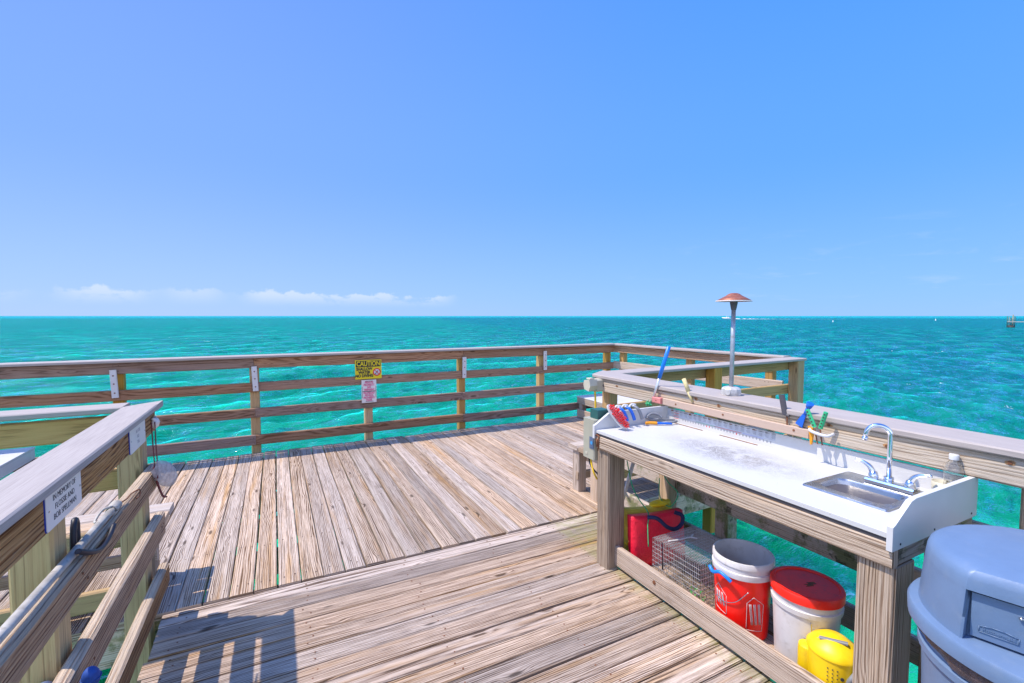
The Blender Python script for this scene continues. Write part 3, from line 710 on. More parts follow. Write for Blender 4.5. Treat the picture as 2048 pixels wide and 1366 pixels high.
# ------------------------------------------------------------------ benches and low tables
def bench(x0, x1, label, leg_xs):
    root = thing('bench', label, 'bench', ((x0 + x1) / 2, 3.3, 0), 'benches along the landward railings')
    for yc, w in ((3.185, .135), (3.335, .135), (3.485, .145)):
        mb = MB(); mb.plank((x0, yc, .405), (x1, yc, .405), (0, 1, 0), w, .04, .012, bow=.0015); mb.build('seat_board', M['bench'], root)
    for lx in leg_xs:
        for yc in (3.20, 3.47):
            mb = MB(); mb.plank((lx, yc, .0), (lx, yc, .383), (0, 1, 0), .10, .085, .006); mb.build('leg', M['bench'], root)
        mb = MB(); mb.plank((lx + .05, 3.12, .33), (lx + .05, 3.55, .33), (0, 0, 1), .10, .035, .005); mb.build('cross_brace', M['bench'], root)
    mb = MB(); mb.plank((leg_xs[0] - .05, 3.44, .15), (leg_xs[-1] + .05, 3.44, .15), (0, 0, 1), .07, .035, .005); mb.build('stretcher', M['bench'], root)
bench(-3.4, -.60, 'weathered slatted bench behind the left pier railing', (-3.0, -1.9, -.72))
bench(2.40, 4.9, 'weathered slatted bench beside the grey electrical cabinet', (2.465, 3.6, 4.7))
def low_table(x0, x1, label, flip):
    root = thing('low_table', label, 'table', ((x0 + x1) / 2, 5.6, 0), 'low white topped tables by the far railing')
    mb = MB(); mb.box((x0, 5.12, .318), (x1, 6.06, .335), .004); mb.build('tabletop', M['white'], root)
    for (a, b, sd) in (((x0 + .02, 5.13, .268), (x0 + .02, 6.05, .268), 1), ((x1 - .02, 5.13, .268), (x1 - .02, 6.05, .268), 1)):
        mb = MB(); mb.plank(a, b, (0, 0, 1), .095, .036, .004); mb.build('apron', M['rail_sun'] if not flip else M['white'], root)
    for yy in (5.15, 6.03):
        mb = MB(); mb.plank((x0 + .04, yy, .268), (x1 - .04, yy, .268), (0, 0, 1), .095, .034, .004); mb.build('apron', M['rail_sun'] if not flip else M['white'], root)
    for xx in (x0 + .06, x1 - .06):
        for yy in (5.2, 5.98):
            mb = MB(); mb.plank((xx, yy, 0), (xx, yy, .219), (1, 0, 0), .085, .085, .005); mb.build('leg', M['bench'], root)
    for xx in (x0 + .03, x1 - .03):
        mb = MB(); mb.plank((xx - .047, 5.14, .08), (xx - .047, 6.0, .08), (0, 0, 1), .12, .03, .004); mb.build('stretcher', M['bench'], root)
low_table(4.24, 5.0, 'low white topped table in the far right corner of the deck', False)
low_table(-3.1, -2.10, 'low white topped table by the far railing at the left edge', True)

# ------------------------------------------------------------------ fish cleaning table
ft = thing('fish_cleaning_table', 'white fish cleaning table with a steel sink on a timber frame', 'table', (1.83, .78, 0))
TX0, TX1, TY0, TY1, TZ = 1.82, 2.435, .785, 2.385, .87
# top with a cut-out for the sink bowl
BX0, BX1, BY0, BY1 = 2.065, 2.255, .905, 1.165
mb = MB()
for lo, hi in (((TX0, TY0, .852), (BX0, TY1, TZ)), ((BX0, BY1, .852), (BX1, TY1, TZ)), ((BX0, TY0, .852), (BX1, BY0, TZ)), ((BX1, TY0, .852), (TX1, TY1, TZ))):
    mb.box(lo, hi, .0004)
mb.build('tabletop', M['top'], ft)
mb = MB(); mb.box((TX0 + .006, TY0, .836), (TX1, TY1, .8515), .001); mb.build('underlay', M['darkgray'], ft)
mb = MB()
for a, b in ((2.325, 2.060), (1.935, 1.680)): mb.box((2.408, b, TZ + .0003), (2.422, a, TZ + .0012), .0001)
mb.build('drain_slot', M['rust'], ft)
def endpanel(y0, sgn):
    mb = MB(); pts = [(1.808, y0, .815), (1.808, y0, .898), (1.825, y0, .905), (1.925, y0, .966), (1.955, y0, .972), (2.447, y0, .972), (2.447, y0, .815)]
    mb.prism(pts, (0, sgn * .018, 0))
    if sgn < 0:
        for x_ in (1.86, 2.10, 2.40): mb.disc((x_, y0 - .018, .832), (0, -1, 0), .004, 8, 1)
    mb.build('end_panel', [M['white'], M['dark']], ft)
endpanel(TY0, -1); endpanel(TY1, 1)
mb = MB(); mb.box((TX1, TY0, .84), (TX1 + .014, TY1, .957), .002); mb.build('backsplash', M['white'], ft)
# printed fish rule on the backsplash
def fishchart():
    mb = MB(); x = TX1 - .0004
    def Q(y0, y1, z0, z1, mi, lift=.0004): mb.box((x - lift - .0003, y0, z0), (x - lift, y1, z1), .00005, mi)
    Q(1.59, 2.375, .912, .953, 0, 0)
    Q(2.27, 2.345, .885, .945, 1)
    for i in range(30):
        yy = 2.24 - i * .0215; c = [1, 2, 3][0]
        Q(yy - .0028, yy + .0028, .894, .9035, 5 if i not in (9, 10, 19) else 2)
        Q(yy - .0008, yy + .0008, .9045, .908, 5)
    Q(1.98, 2.13, .9095, .9115, 3); Q(1.80, 1.99, .9095, .9115, 2); Q(1.66, 1.79, .9095, .9115, 4)
    for i in range(20):
        yy = 2.335 - i * .0385; w = rnd(.009, .014); h = rnd(.003, .006)
        n = 12; pts = [(x - .0006, yy + w * math.cos(6.283 * k / n), .948 + h * math.sin(6.283 * k / n)) for k in range(n)]
        mb.prism(pts, (-.0003, 0, 0), 5 if i % 4 else 6)
        mb.prism([(x - .0006, yy - w * .8, .948), (x - .0006, yy - w * 1.5, .948 + h), (x - .0006, yy - w * 1.5, .948 - h)], (-.0003, 0, 0), 5)
        for k in range(4): Q(yy - .013, yy + rnd(.004, .012), .938 - k * .005, .9395 - k * .005, 7, .0006)
    for i in range(5): Q(2.275, 2.275 + rnd(.03, .065), .935 - i * .009, .938 - i * .009, 7 if i % 2 else 2, .0009)
    mb.build('fish_rule', [M['chart'], M['white'], M['inkred'], M['inkgreen'], M['inkblue'], M['inkgrey'], M['rust'], M['inkgrey']], ft)
fishchart()
def P_(name, p0, p1, side, w, t, m_, c=.006): 
    mb = MB(); mb.plank(p0, p1, side, w, t, c, bow=.0008); return mb.build(name, m_, ft)
o = P_('apron', (1.842, .772, .792), (1.842, 2.378, .792), (0, 0, 1), .086, .038, M['table'])
P_('apron', (1.868, .792, .785), (2.43, .792, .785), (0, 0, 1), .07, .038, M['mossy']); P_('apron', (1.868, 2.355, .79), (2.43, 2.355, .79), (0, 0, 1), .085, .038, M['table'])
P_('apron', (2.425, .83, .79), (2.425, 2.33, .79), (0, 0, 1), .085, .030, M['table'])
for yc in (.828, 2.338):
    P_('leg', (1.908, yc, -.010), (1.908, yc, .747), (1, 0, 0), .135, .118, M['table'], .008)
P_('leg', (2.40, 2.33, -.2), (2.40, 2.33, .747), (1, 0, 0), .09, .09, M['table'], .008); P_('leg', (2.405, .85, -.2), (2.405, .85, .747), (1, 0, 0), .09, .09, M['table'], .008)
P_('kickboard', (1.915, .89, .072), (1.915, 2.276, .072), (0, 0, 1), .125, .036, M['table'])
mb = MB(); mb.disc((1.897, 1.93, .078), (-1, 0, 0), .011, 12, 0, .004); mb.disc((1.893, 1.93, .078), (-1, 0, 0), .005, 10, 0, .003); mb.build('bolt', M['rust'], ft)
for k, xx in enumerate((1.985, 2.105, 2.225, 2.345)):
    P_('shelf_board', (xx, .80, .004), (xx, 2.29, .004), (1, 0, 0), .112, .03, M['walk'])
# sink
sk = None
mb = MB()
SX0, SX1, SY0, SY1 = 2.012, 2.372, .872, 1.192; z = TZ + .003
def rect(x0, x1, y0, y1, r, zz, n=5):
    out = []
    for (cx, cy, s0) in ((x1 - r, y1 - r, 0), (x0 + r, y1 - r, 1), (x0 + r, y0 + r, 2), (x1 - r, y0 + r, 3)):
        for k in range(n):
            an = (s0 + k / (n - 1)) * math.pi / 2; out.append((cx + r * math.cos(an), cy + r * math.sin(an), zz))
    return out
loops = [rect(SX0, SX1, SY0, SY1, .012, TZ + .0008), rect(SX0 + .003, SX1 - .003, SY0 + .003, SY1 - .003, .012, z + .004), rect(SX0 + .016, SX1 - .014, SY0 + .014, SY1 - .014, .012, z + .001),
         rect(2.066, 2.254, .906, 1.164, .045, z + .001), rect(2.071, 2.249, .911, 1.159, .045, z - .008), rect(2.078, 2.242, .918, 1.152, .045, .765), rect(2.098, 2.222, .938, 1.132, .04, .752)]
lv = [[mb.bm.verts.new(p) for p in lp] for lp in loops]
for a, b in zip(lv[:-1], lv[1:]):
    for k in range(len(a)): mb.face([a[k], a[(k + 1) % len(a)], b[(k + 1) % len(a)], b[k]], smooth=True)
mb.face(lv[-1])
sink = mb.build('sink', M['steel'], ft, smooth_angle=35)
mb = MB(); mb.disc((2.16, 1.035, .7525), (0, 0, 1), .03, 20, 0, .002); mb.build('drain', M['darkgray'], sink)
# faucet
fc = thing('tap', 'chrome gooseneck tap with two lever handles behind the sink', 'tap', (2.305, .99, .874))
mb = MB(); mb.box((2.277, .905, .8745), (2.337, 1.080, .897), .006); mb.build('base', M['chrome'], fc)
mb = MB(); px, py = 2.325, 1.010
ctr = V((2.300, 1.040, 1.092)); hd = V((-.55, .83, 0)).normalized()
pts = [(px, py, .892), (px, py, 1.0), (px, py, 1.085)]
c0 = V((px, py, 1.088)) + hd * .042
pts += [c0 - hd * (.042 * math.cos(a)) + V((0, 0, .042 * math.sin(a))) for a in np.linspace(.15, math.pi * .97, 14)]
pts += [pts[-1] + V((hd.x * .004, hd.y * .004, -.022))]
mb.tube(pts, .0098, 14); mb.tube([(px, py, .893), (px, py, .912)], .018, 16); mb.tube([pts[-1] + V((0, 0, .006)), pts[-1] + V((0, 0, -.008))], .0115, 14)
mb.build('spout', M['chrome'], fc)
for yc, sg in ((1.062, 1), (.930, -1)):
    mb = MB(); mb.lathe([(.020, 0), (.019, .012), (.013, .028), (0, .034)], (2.312, yc, .896), 18)
    dr = V((-.15, sg, 0)).normalized() if sg > 0 else V((.1, -1, 0)).normalized()
    b0 = V((2.312, yc, .915)); pts = bez([b0, b0 + dr * .014 + V((0, 0, .026)), b0 + dr * .038 + V((0, 0, .041)), b0 + dr * .068 + V((0, 0, .046))], 6)
    mb.tube(pts, .0125, 10, r_end=.0055); mb.build('lever_handle', M['chrome'], fc)
# cup and bottle in the corner
mb = MB(); mb.lathe([(0, .001), (.030, .001), (.034, .066), (.032, .066), (.0285, .004), (0, .004)], (2.375, .850, TZ), 24)
single('cup', mb, M['cream'], 'off white plastic cup beside the tap', 'cup', (2.375, .850, TZ))
bt = thing('bottle', 'clear plastic bottle with a white cap in the table corner', 'bottle', (2.395, .815 + .01, TZ))
mb = MB(); mb.lathe([(0, .002), (.028, .001), (.030, .01), (.030, .055), (.026, .068), (.030, .082), (.031, .112), (.024, .140), (.0125, .156), (.0125, .166), (.0115, .166), (.0115, .156), (.023, .139), (.0300, .112), (.0290, .082), (.025, .068), (.029, .055), (.029, .01), (0, .004)], (2.395, .825, TZ), 28); mb.build('body', M['clear'], bt)
mb = MB(); mb.lathe([(.0155, .160), (.0160, .178), (.0145, .181), (0, .181)], (2.395, .825, TZ), 20); mb.build('cap', M['white'], bt)

# ------------------------------------------------------------------ tools on and over the table
# red bristled scrub brush leaning on the end panel
br = thing('scrub_brush', 'white scrub brush with red bristles leaning on the left end panel', 'brush', (1.94, 2.31, TZ))
def brush():
    B0, B1 = V((1.985, 2.285, .885)), V((1.905, 2.365, 1.020)); ax = (B1 - B0).normalized()
    nrm = (V((0, -1, .35)) - ax * V((0, -1, .35)).dot(ax)).normalized(); sd = ax.cross(nrm)
    L = (B1 - B0).length; mid = (B0 + B1) / 2
    mb = MB(); n = 28
    mb.prism([mid + ax * (L * .56 * math.cos(6.283 * k / n)) + sd * (.031 * math.sin(6.283 * k / n)) - nrm * .008 for k in range(n)], nrm * .014); mb.build('brush_back', M['white'], br)
    mb = MB()
    for i in range(15):
        for j in range(5):
            a = (i / 14 - .5) * 2; b = (j / 4 - .5) * 2
            if a * a + b * b * .8 > 1.05: continue
            p = mid + ax * (a * L * .47) + sd * (b * .021) + nrm * .005
            tip = p + nrm * .024 + ax * (a * .007 + rnd(-.003, .003)) + sd * (b * .008 + rnd(-.003, .003))
            mb.tube([p, tip], .0036, 5, r_end=.0045)
    mb.build('bristles', M['red'], br)
brush()
def clamp(x, label, m_, dz=0.0):
    t_ = thing('spring_clamp', label, 'clamp', (x, 2.385, .97), None)
    mb = MB(); mb.tube(bez([(x, 2.375, 1.0 + dz), (x + .012, 2.345, .988), (x + .03, 2.338, .955), (x + .045, 2.336, .917)], 6), .0090, 8, r_end=.0115); mb.build('handle', m_, t_)
    mb = MB(); mb.tube(bez([(x - .022, 2.395, .985), (x, 2.39, 1.008 + dz), (x + .028, 2.380, 1.004 + dz)], 6), .0075, 8); mb.blob((x + .002, 2.372, 1.0 + dz), .010, .009, .009, 0, 12, 8); mb.build('body', M['white'], t_)
clamp(1.992, 'blue handled clip on the left end panel, next to the red brush', M['blue']); clamp(2.052, 'blue handled clip in the middle of the left end panel', M['blue']); clamp(2.118, 'dark handled clip at the far side of the left end panel', M['gray'])
# knife/pliers pile in the corner
pl = thing('pliers', 'pliers with an orange and a blue handle lying in the table corner', 'pliers', (2.25, 2.30, TZ))
mb = MB(); mb.tube(bez([(2.195, 2.335, .884), (2.225, 2.325, .885), (2.262, 2.300, .884)], 6), .0105, 10); mb.build('handle', M['orange'], pl)
mb = MB(); mb.tube(bez([(2.262, 2.300, .884), (2.30, 2.275, .884), (2.345, 2.25, .882)], 6), .0095, 10, r_end=.006); mb.build('handle', M['blue'], pl)
sc = thing('scissors', 'grey bladed shears lying behind the pliers', 'shears', (2.32, 2.33, TZ))
mb = MB(); mb.tube(bez([(2.24, 2.372, .915), (2.28, 2.372, .933), (2.325, 2.355, .925), (2.345, 2.335, .905)], 6), .0085, 8); mb.tube(bez([(2.235, 2.372, .912), (2.27, 2.37, .897), (2.32, 2.345, .895)], 6), .0085, 8); mb.build('handle', M['gray'], sc)
mb = MB(); mb.prism([(2.30, 2.36, .879), (2.42, 2.295, .879), (2.425, 2.305, .879), (2.33, 2.372, .879)], (0, 0, .016)); mb.tube(bez([(2.325, 2.29, .886), (2.37, 2.265, .888), (2.405, 2.265, .890)], 5), .008, 8); mb.build('blade', M['gray'], sc)
# long blue gripped pole
ps = thing('scrub_pole', 'short aluminium pole with a bright blue grip leaning on the rail', 'pole', (2.44, 2.50, .95))
mb = MB(); a, b = V((2.447, 2.515, .965)), V((2.455, 2.452, 1.157)); e = V((2.47, 2.385, 1.375)); mb.tube([a, b], .0095, 10); mb.build('shaft', M['aluminium'], ps)
mb = MB(); mb.tube([b - (e - b) * .03, b + (e - b) * .35, b + (e - b) * .4, e], .0135, 12); mb.build('grip', M['skyblue'], ps)
mb = MB()
for i in range(18):
    p = V((2.43 + rnd(-.01, .01), 2.535 + rnd(-.03, .02), .955 + rnd(-.015, .02))); mb.tube([p, p + V((rnd(-.02, .02), rnd(-.03, .03), rnd(-.02, .02)))], .003, 5)
single('rope_bundle', mb, M['greenplastic'], 'tangle of green twine at the foot of the blue gripped pole', 'twine', (2.43, 2.535, .94))
mb = MB(); mb.box((2.437, 2.425, .972), (2.4735, 2.505, 1.012), .004); mb.disc((2.4368, 2.465, .992), (-1, 0, 0), .004, 8, 1)
single('pink_block', mb, [M['pink'], M['rust']], 'faded pink block screwed to the rail end of the tan batten', 'block', (2.455, 2.465, .972))
mb = MB(); mb.plank((2.464, 1.425, .985), (2.464, 2.42, .990), (0, 0, 1), .046, .019, .003)
for yy in (1.93, 1.5, 2.3): mb.disc((2.4544, yy, .99), (-1, 0, 0), .0065, 8, 1)
single('batten', mb, [M['tan'], M['rust']], 'thin tan batten fixed low on the silvery rail', 'batten', (2.464, 1.9, .985))
# knives hung in the gap behind the batten / on the rail
mb = MB(); mb.tube([(2.462, 2.243, 1.170), (2.466, 2.205, 1.09)], .0135, 10); mb.tube([(2.466, 2.205, 1.09), (2.467, 2.172, 1.025)], .0125, 10, r_end=.007)
single('wooden_handle', mb, M['stick'], 'pale wooden knife handle stuck up against the rail', 'knife', (2.466, 2.17, 1.02))
kn = thing('knife', 'dark handled fillet knife hanging on the rail', 'knife', (2.463, 1.56, 1.0))
mb = MB(); mb.plank((2.460, 1.574, 1.165), (2.462, 1.553, 1.062), (0, 1, 0), .030, .018, .006); mb.plank((2.462, 1.566, 1.064), (2.462, 1.530, 1.060), (0, 0, 1), .012, .016, .004); mb.build('handle', M['darkgray'], kn)
mb = MB(); mb.plank((2.4627, 1.543, 1.062), (2.4627, 1.540, .99), (0, 1, 0), .009, .003, .0008); mb.build('blade', M['rust'], kn)
kn = thing('scraper', 'blue handled scraper hanging on the rail left of the green pliers', 'scraper', (2.46, 1.45, 1.02))
mb = MB(); a, b = V((2.452, 1.418, 1.145)), V((2.463, 1.478, 1.02)); mb.tube([a, a + (b - a) * .18], .0175, 12, r_end=.013); mb.tube([a + (b - a) * .18, a + (b - a) * .5], .010, 10, r_end=.008); mb.build('grip', M['blue'], kn)
mb = MB(); q = a + (b - a) * .5; sd = V((0, .9, .43)); mb.prism([q - sd * .008, q + sd * .008, b + sd * .02, b - sd * .02], (-.006, 0, 0)); mb.build('scraper_blade', M['blue'], kn)
hp = thing('fishing_pliers', 'green handled pliers hanging in a white holder on the rail', 'pliers', (2.43, 1.36, .97))
for (a, b) in (((2.425, 1.418, 1.118), (2.425, 1.378, 1.035)), ((2.425, 1.328, 1.120), (2.425, 1.352, 1.035))):
    mb = MB(); a, b = V(a), V(b); mb.plank(a, b, (0, 1, 0), .020, .014, .005)
    for k in range(5): mb.disc(a + (b - a) * (.14 + k * .18) + V((-.0071, 0, 0)), (-1, 0, 0), .0042, 8, 1, .001)
    mb.build('handle', [M['greenplastic'], M['dark']], hp)
mb = MB(); mb.plank((2.424, 1.378, 1.03), (2.424, 1.362, .955), (0, 1, 0), .006, .005, .001); mb.plank((2.424, 1.352, 1.03), (2.424, 1.340, .955), (0, 1, 0), .006, .005, .001); mb.build('jaw', M['rust'], hp)
mb = MB(); mb.tube(bez([(2.452, 1.405, 1.024), (2.412, 1.395, 1.020), (2.405, 1.36, 1.012), (2.41, 1.312, 1.008), (2.452, 1.305, 1.014)], 6), .0075, 8)
single('tool_holder', mb, M['white'], 'white plastic tool holder on the rail carrying the green pliers', 'holder', (2.44, 1.355, 1.01))
mb = MB(); mb.prism([(2.435, 1.412, 1.035), (2.435, 1.388, 1.028), (2.435, 1.386, .99), (2.435, 1.392, .945), (2.435, 1.398, .945), (2.435, 1.402, .992)], (-.012, 0, 0))
single('utility_knife', mb, M['orange'], 'yellow orange knife hanging at the left end of the white holder', 'knife', (2.43, 1.395, .95))
mb = MB()
kx = 1.819
mb.tube([(kx, 2.372, .812), (kx, 2.368, .765)], .007, 8); mb.tube(arc((kx, 2.372, .825), .016, 0, 6.28, 16, (0, 1, 0), (0, 0, 1)), .004, 6); mb.tube([(kx, 2.352, .845), (kx, 2.36, .74)], .004, 6)
single('bottle_opener', mb, M['rust'], 'rusty key and ring hanging at the left corner of the table front', 'opener', (kx, 2.37, .76))

# ------------------------------------------------------------------ lamp on the right rail
lp = thing('lamp_post', 'short path lamp with a copper hat standing on the right rail', 'lamp', (2.575, 1.975, 1.10))
c = (2.575, 1.975, 1.101)
mb = MB(); mb.lathe([(.058, 0), (.060, .010), (.057, .038), (.048, .046), (.030, .052), (0, .052)], c, 10); mb.build('base_box', M['galvbox'], lp, smooth_angle=20)
mb = MB(); mb.disc((c[0] - .055, c[1] - .02, c[2] + .022), (-1, -.15, 0), .017, 16, 0, .006); mb.build('cover_plug', M['galvbox'], lp)
mb = MB(); mb.tube([(c[0], c[1], 1.15), (c[0], c[1] - .003, 1.64)], .0128, 14); mb.build('pole', M['galv'], lp)
mb = MB(); mb.lathe([(.014, 1.628), (.017, 1.640), (.022, 1.668), (.023, 1.680), (.026, 1.683), (0, 1.685)], (c[0], c[1] - .003, 0), 18); mb.build('socket', M['darkgray'], lp)
mb = MB(); mb.lathe([(.102, 1.681), (.104, 1.684), (.072, 1.702), (.046, 1.716), (.032, 1.727), (.018, 1.732), (0, 1.733), (0, 1.728), (.028, 1.722), (.068, 1.698), (.102, 1.681)], (c[0], c[1] - .003, 0), 36); mb.build('shade', M['copper'], lp)
mb = MB(); mb.lathe([(.1030, 1.6795), (.1050, 1.684), (.1040, 1.6860), (.100, 1.6860), (.1030, 1.6795)], (c[0], c[1] - .003, 0), 36); mb.build('shade_rim', M['plaque'], lp)

# ------------------------------------------------------------------ electrics at the rail end
eb = thing('outlet_box', 'cream weatherproof outlet box at the end of the right rail', 'outlet box', (2.5, 3.3, .97))
mb = MB(); mb.box((2.475, 3.355, .915), (2.60, 3.43, 1.02), .012); mb.build('box_body', M['cream'], eb)
mb = MB(); mb.prism([(2.40, y_, z_) for y_, z_ in ((3.365, .925), (3.425, .935), (3.44, .97), (3.43, 1.01), (3.36, 1.02), (3.345, .97))], (.075, 0, 0)); mb.box((2.415, 3.37, 1.018), (2.46, 3.42, 1.03), .003); mb.build('cover', M['cream'], eb)
mb = MB(); mb.disc((2.545, 3.3548, .965), (0, -1, 0), .012, 12, 0, .003); mb.build('knob', M['darkgray'], eb)
mb = MB(); mb.tube(bez([(2.46, 3.36, .92), (2.45, 3.34, .84), (2.44, 3.33, .74), (2.38, 3.30, .62), (2.36, 3.2, .55)], 8), .008, 8)
single('yellow_cable', mb, M['yelcord'], 'yellow cable dropping from the cream outlet box', 'cable', (2.46, 3.36, .92))
pc = thing('electrical_cabinet', 'grey green electrical cabinet at the left end of the fish table', 'cabinet', (1.85, 2.5, .66))
mb = MB(); mb.box((1.824, 2.407, .662), (1.955, 2.530, .925), .006); mb.build('cabinet_body', M['panelgrey'], pc)
mb = MB(); mb.box((1.8205, 2.410, .735), (1.8235, 2.455, .812), .001); mb.build('label_frame', M['label'], pc)
mb = MB(); mb.box((1.8185, 2.413, .745), (1.8203, 2.440, .79), .0005); mb.disc((1.8183, 2.428, .775), (-1, 0, 0), .012, 14, 1); mb.build('label', [M['label'], M['screen']], pc)
mb = MB(); mb.box((1.8215, 2.475, .685), (1.8237, 2.50, .70), .0005); mb.build('sticker', M['cream'], pc)
mb = MB(); mb.box((1.86, 2.42, .925), (1.95, 2.50, .985), .004); mb.build('junction_box', M['greenbox'], pc)
for pts, m_, nm, lb in (([(1.845, 2.47, .66), (1.842, 2.455, .62), (1.840, 2.43, .575), (1.86, 2.42, .53)], M['yelcord'], 'yellow_cable', 'yellow cable under the grey green cabinet'),
                        ([(1.85, 2.50, .66), (1.845, 2.48, .625), (1.85, 2.45, .59), (1.87, 2.42, .56)], M['black'], 'black_cable', 'black cable under the grey green cabinet')):
    mb = MB(); mb.tube(bez(pts, 6), .006, 7); single(nm, mb, m_, lb, 'cable', pts[0])
mb = MB(); mb.tube([(2.10, 2.318, .70), (2.10, 2.555, .03)], .0125, 10)
single('white_pipe', mb, M['pvc'], 'white plastic pipe leaning behind the left table leg', 'pipe', (2.10, 2.555, .03))
for pts, lb in (([(1.99, 2.30, .745), (2.01, 2.29, .62), (2.03, 2.27, .50), (2.06, 2.24, .42), (2.10, 2.20, .34), (2.06, 2.16, .28), (2.03, 2.12, .17)], 'green cord hanging in front of the red bag'),
                ([(2.25, 2.30, .745), (2.27, 2.28, .62), (2.31, 2.25, .50), (2.36, 2.20, .42), (2.30, 2.21, .34), (2.25, 2.25, .40), (2.26, 2.27, .52)], 'looped green cord hanging by the rear table leg')):
    mb = MB(); mb.tube(bez(pts, 8), .0035, 6); single('green_cord', mb, M['greenrope'], lb, 'cord', pts[0], 'green cords hanging under the fish table')

# ------------------------------------------------------------------ things on the shelf
SZ = .0195
def cloth_bag(x0, x1, ya, yb, z1, th, m_, jit, slump=0.0, tilt=0.0):
    """a stuffed flat bag: a subdivided pillow with creases"""
    nx, nz = 14, 12; mb = MB(); rows_ = []
    for side in (1, -1):
        grid = []
        for j in range(nz + 1):
            row = []
            for i in range(nx + 1):
                u, v = i / nx, j / nz
                puff = (math.sin(math.pi * min(1, max(0, u * .94 + .03))) ** .35) * (math.sin(math.pi * (v * .86 + .07)) ** .35)
                x = x0 + (x1 - x0) * u; yc = ya + (yb - ya) * u + tilt * v
                zt = z1 - slump * math.sin(math.pi * u)
                edge = .25 + .75 * puff
                nzv = jit * (math.sin(x * 61 + v * 17) * math.sin(v * 23 + x * 31) + .6 * math.sin(x * 120 + v * 9))
                row.append(mb.bm.verts.new((x, yc - side * (th / 2 * edge + nzv * puff), SZ + (zt - SZ) * v)))
            grid.append(row)
        for j in range(nz):
            for i in range(nx): mb.face([grid[j][i], grid[j][i + 1], grid[j + 1][i + 1], grid[j + 1][i]], smooth=True)
        rows_.append(grid)
    a, b = rows_
    for j in range(nz):
        for i in (0, nx): mb.face([a[j][i], a[j + 1][i], b[j + 1][i], b[j][i]], smooth=True)
    for i in range(nx):
        for j in (0, nz): mb.face([a[j][i], a[j][i + 1], b[j][i + 1], b[j][i]], smooth=True)
    return mb
rb = thing('tote_bag', 'bright red tote bag with a navy handle on the shelf', 'bag', (2.15, 2.2, SZ))
cloth_bag(1.975, 2.345, 2.205, 2.135, .335, .085, M['redcloth'], .004, .012, .03).build('bag_body', M['redcloth'], rb)
mb = MB(); mb.tube(bez([(2.06, 2.165, .335), (2.10, 2.120, .335), (2.15, 2.085, .285), (2.21, 2.075, .265), (2.265, 2.075, .290), (2.275, 2.085, .335), (2.24, 2.115, .350)], 8), .0125, 8); mb.build('handle', M['navy'], rb)
yb = cloth_bag(1.99, 2.36, 2.305, 2.255, .345, .075, M['yelcloth'], .006, .02, .02)
for i in range(26):
    p = V((1.985 + rnd(0, .03), 2.255 + rnd(-.03, .02), SZ + rnd(.0, .14))); yb.tube(bez([p, p + V((rnd(-.02, .02), rnd(-.03, .03), rnd(-.03, .02)))], 3), .005, 5, mi=1)
yb.blob((2.25, 2.25, .36), .09, .04, .018, 1, jit=.004)
single('yellow_bag', yb, [M['yelcloth'], M['yel']], 'faded yellow cloth bag behind the red bag', 'bag', (2.15, 2.28, SZ))
# wire trap
def trap():
    x0, x1, y0, y1, z0, z1 = 1.962, 2.30, 1.668, 2.015, SZ + .002, .29
    root = thing('wire_trap', 'rectangular wire mesh bait trap on the shelf', 'trap', (2.13, 1.84, SZ))
    mb = MB(); r = .0011
    nx, ny, nz = 26, 14, 20
    def ln(a, b): 
        mb.tube([a, b], r, 4, cap=False)
    for i in range(nx + 1):
        x = x0 + (x1 - x0) * i / nx; ln((x, y0, z1), (x, y1, z1)); ln((x, y0, z0), (x, y0, z1)); ln((x, y1, z0), (x, y1, z1))
    for j in range(ny * 2 + 1):
        y_ = y0 + (y1 - y0) * j / (ny * 2); ln((x0, y_, z0), (x0, y_, z1)); ln((x1, y_, z0), (x1, y_, z1))
    for j in range(ny + 1):
        y_ = y0 + (y1 - y0) * j / ny; ln((x0, y_, z1), (x1, y_, z1)); ln((x0, y_, z0), (x1, y_, z0))
    for k in range(nz // 2 + 1):
        z_ = z0 + (z1 - z0) * k / (nz // 2)
        ln((x0, y0, z_), (x0, y1, z_)); ln((x1, y0, z_), (x1, y1, z_)); ln((x0, y0, z_), (x1, y0, z_)); ln((x0, y1, z_), (x1, y1, z_))
    mb.build('cage', M['wire'], root)
    mb = MB(); mb.tube(bez([(2.0, 1.93, .296), (2.07, 1.91, .299), (2.14, 1.90, .302), (2.17, 1.87, .30)], 6), .0045, 6); mb.tube(bez([(2.15, 1.9, .30), (2.19, 1.92, .299)], 6), .0045, 6)
    mb.tube([(1.958, 1.935, .295), (1.958, 1.93, .14)], .003, 6, mi=1); mb.build('cord', [M['pvc'], M['black']], root)
    mb = MB()
    for i in range(260):
        p = V((rnd(1.965, 2.2), rnd(1.67, 2.0), SZ + rnd(.0, .05))); q = V((rnd(-.03, .03), rnd(-.03, .03), rnd(-.012, .018)))
        mb.tube([p, p + q], .0014, 4, cap=False)
    for i in range(50):
        p = V((rnd(1.952, 2.02), rnd(1.665, 1.78), SZ + rnd(.01, .10))); a = V((rnd(-1, 1), rnd(-1, 1), rnd(-1, 1))).normalized() * .011; b = a.orthogonal().normalized() * .006
        mb.face([mb.bm.verts.new(p - a), mb.bm.verts.new(p + b), mb.bm.verts.new(p + a), mb.bm.verts.new(p - b)], mi=1)
    o = mb.build('dry_weed', [M['seaweed'], M['leaf']]); o['kind'] = 'stuff'
    tag(o, 'dry weed and scraps of green leaf lying in the wire trap', 'weed')
trap()
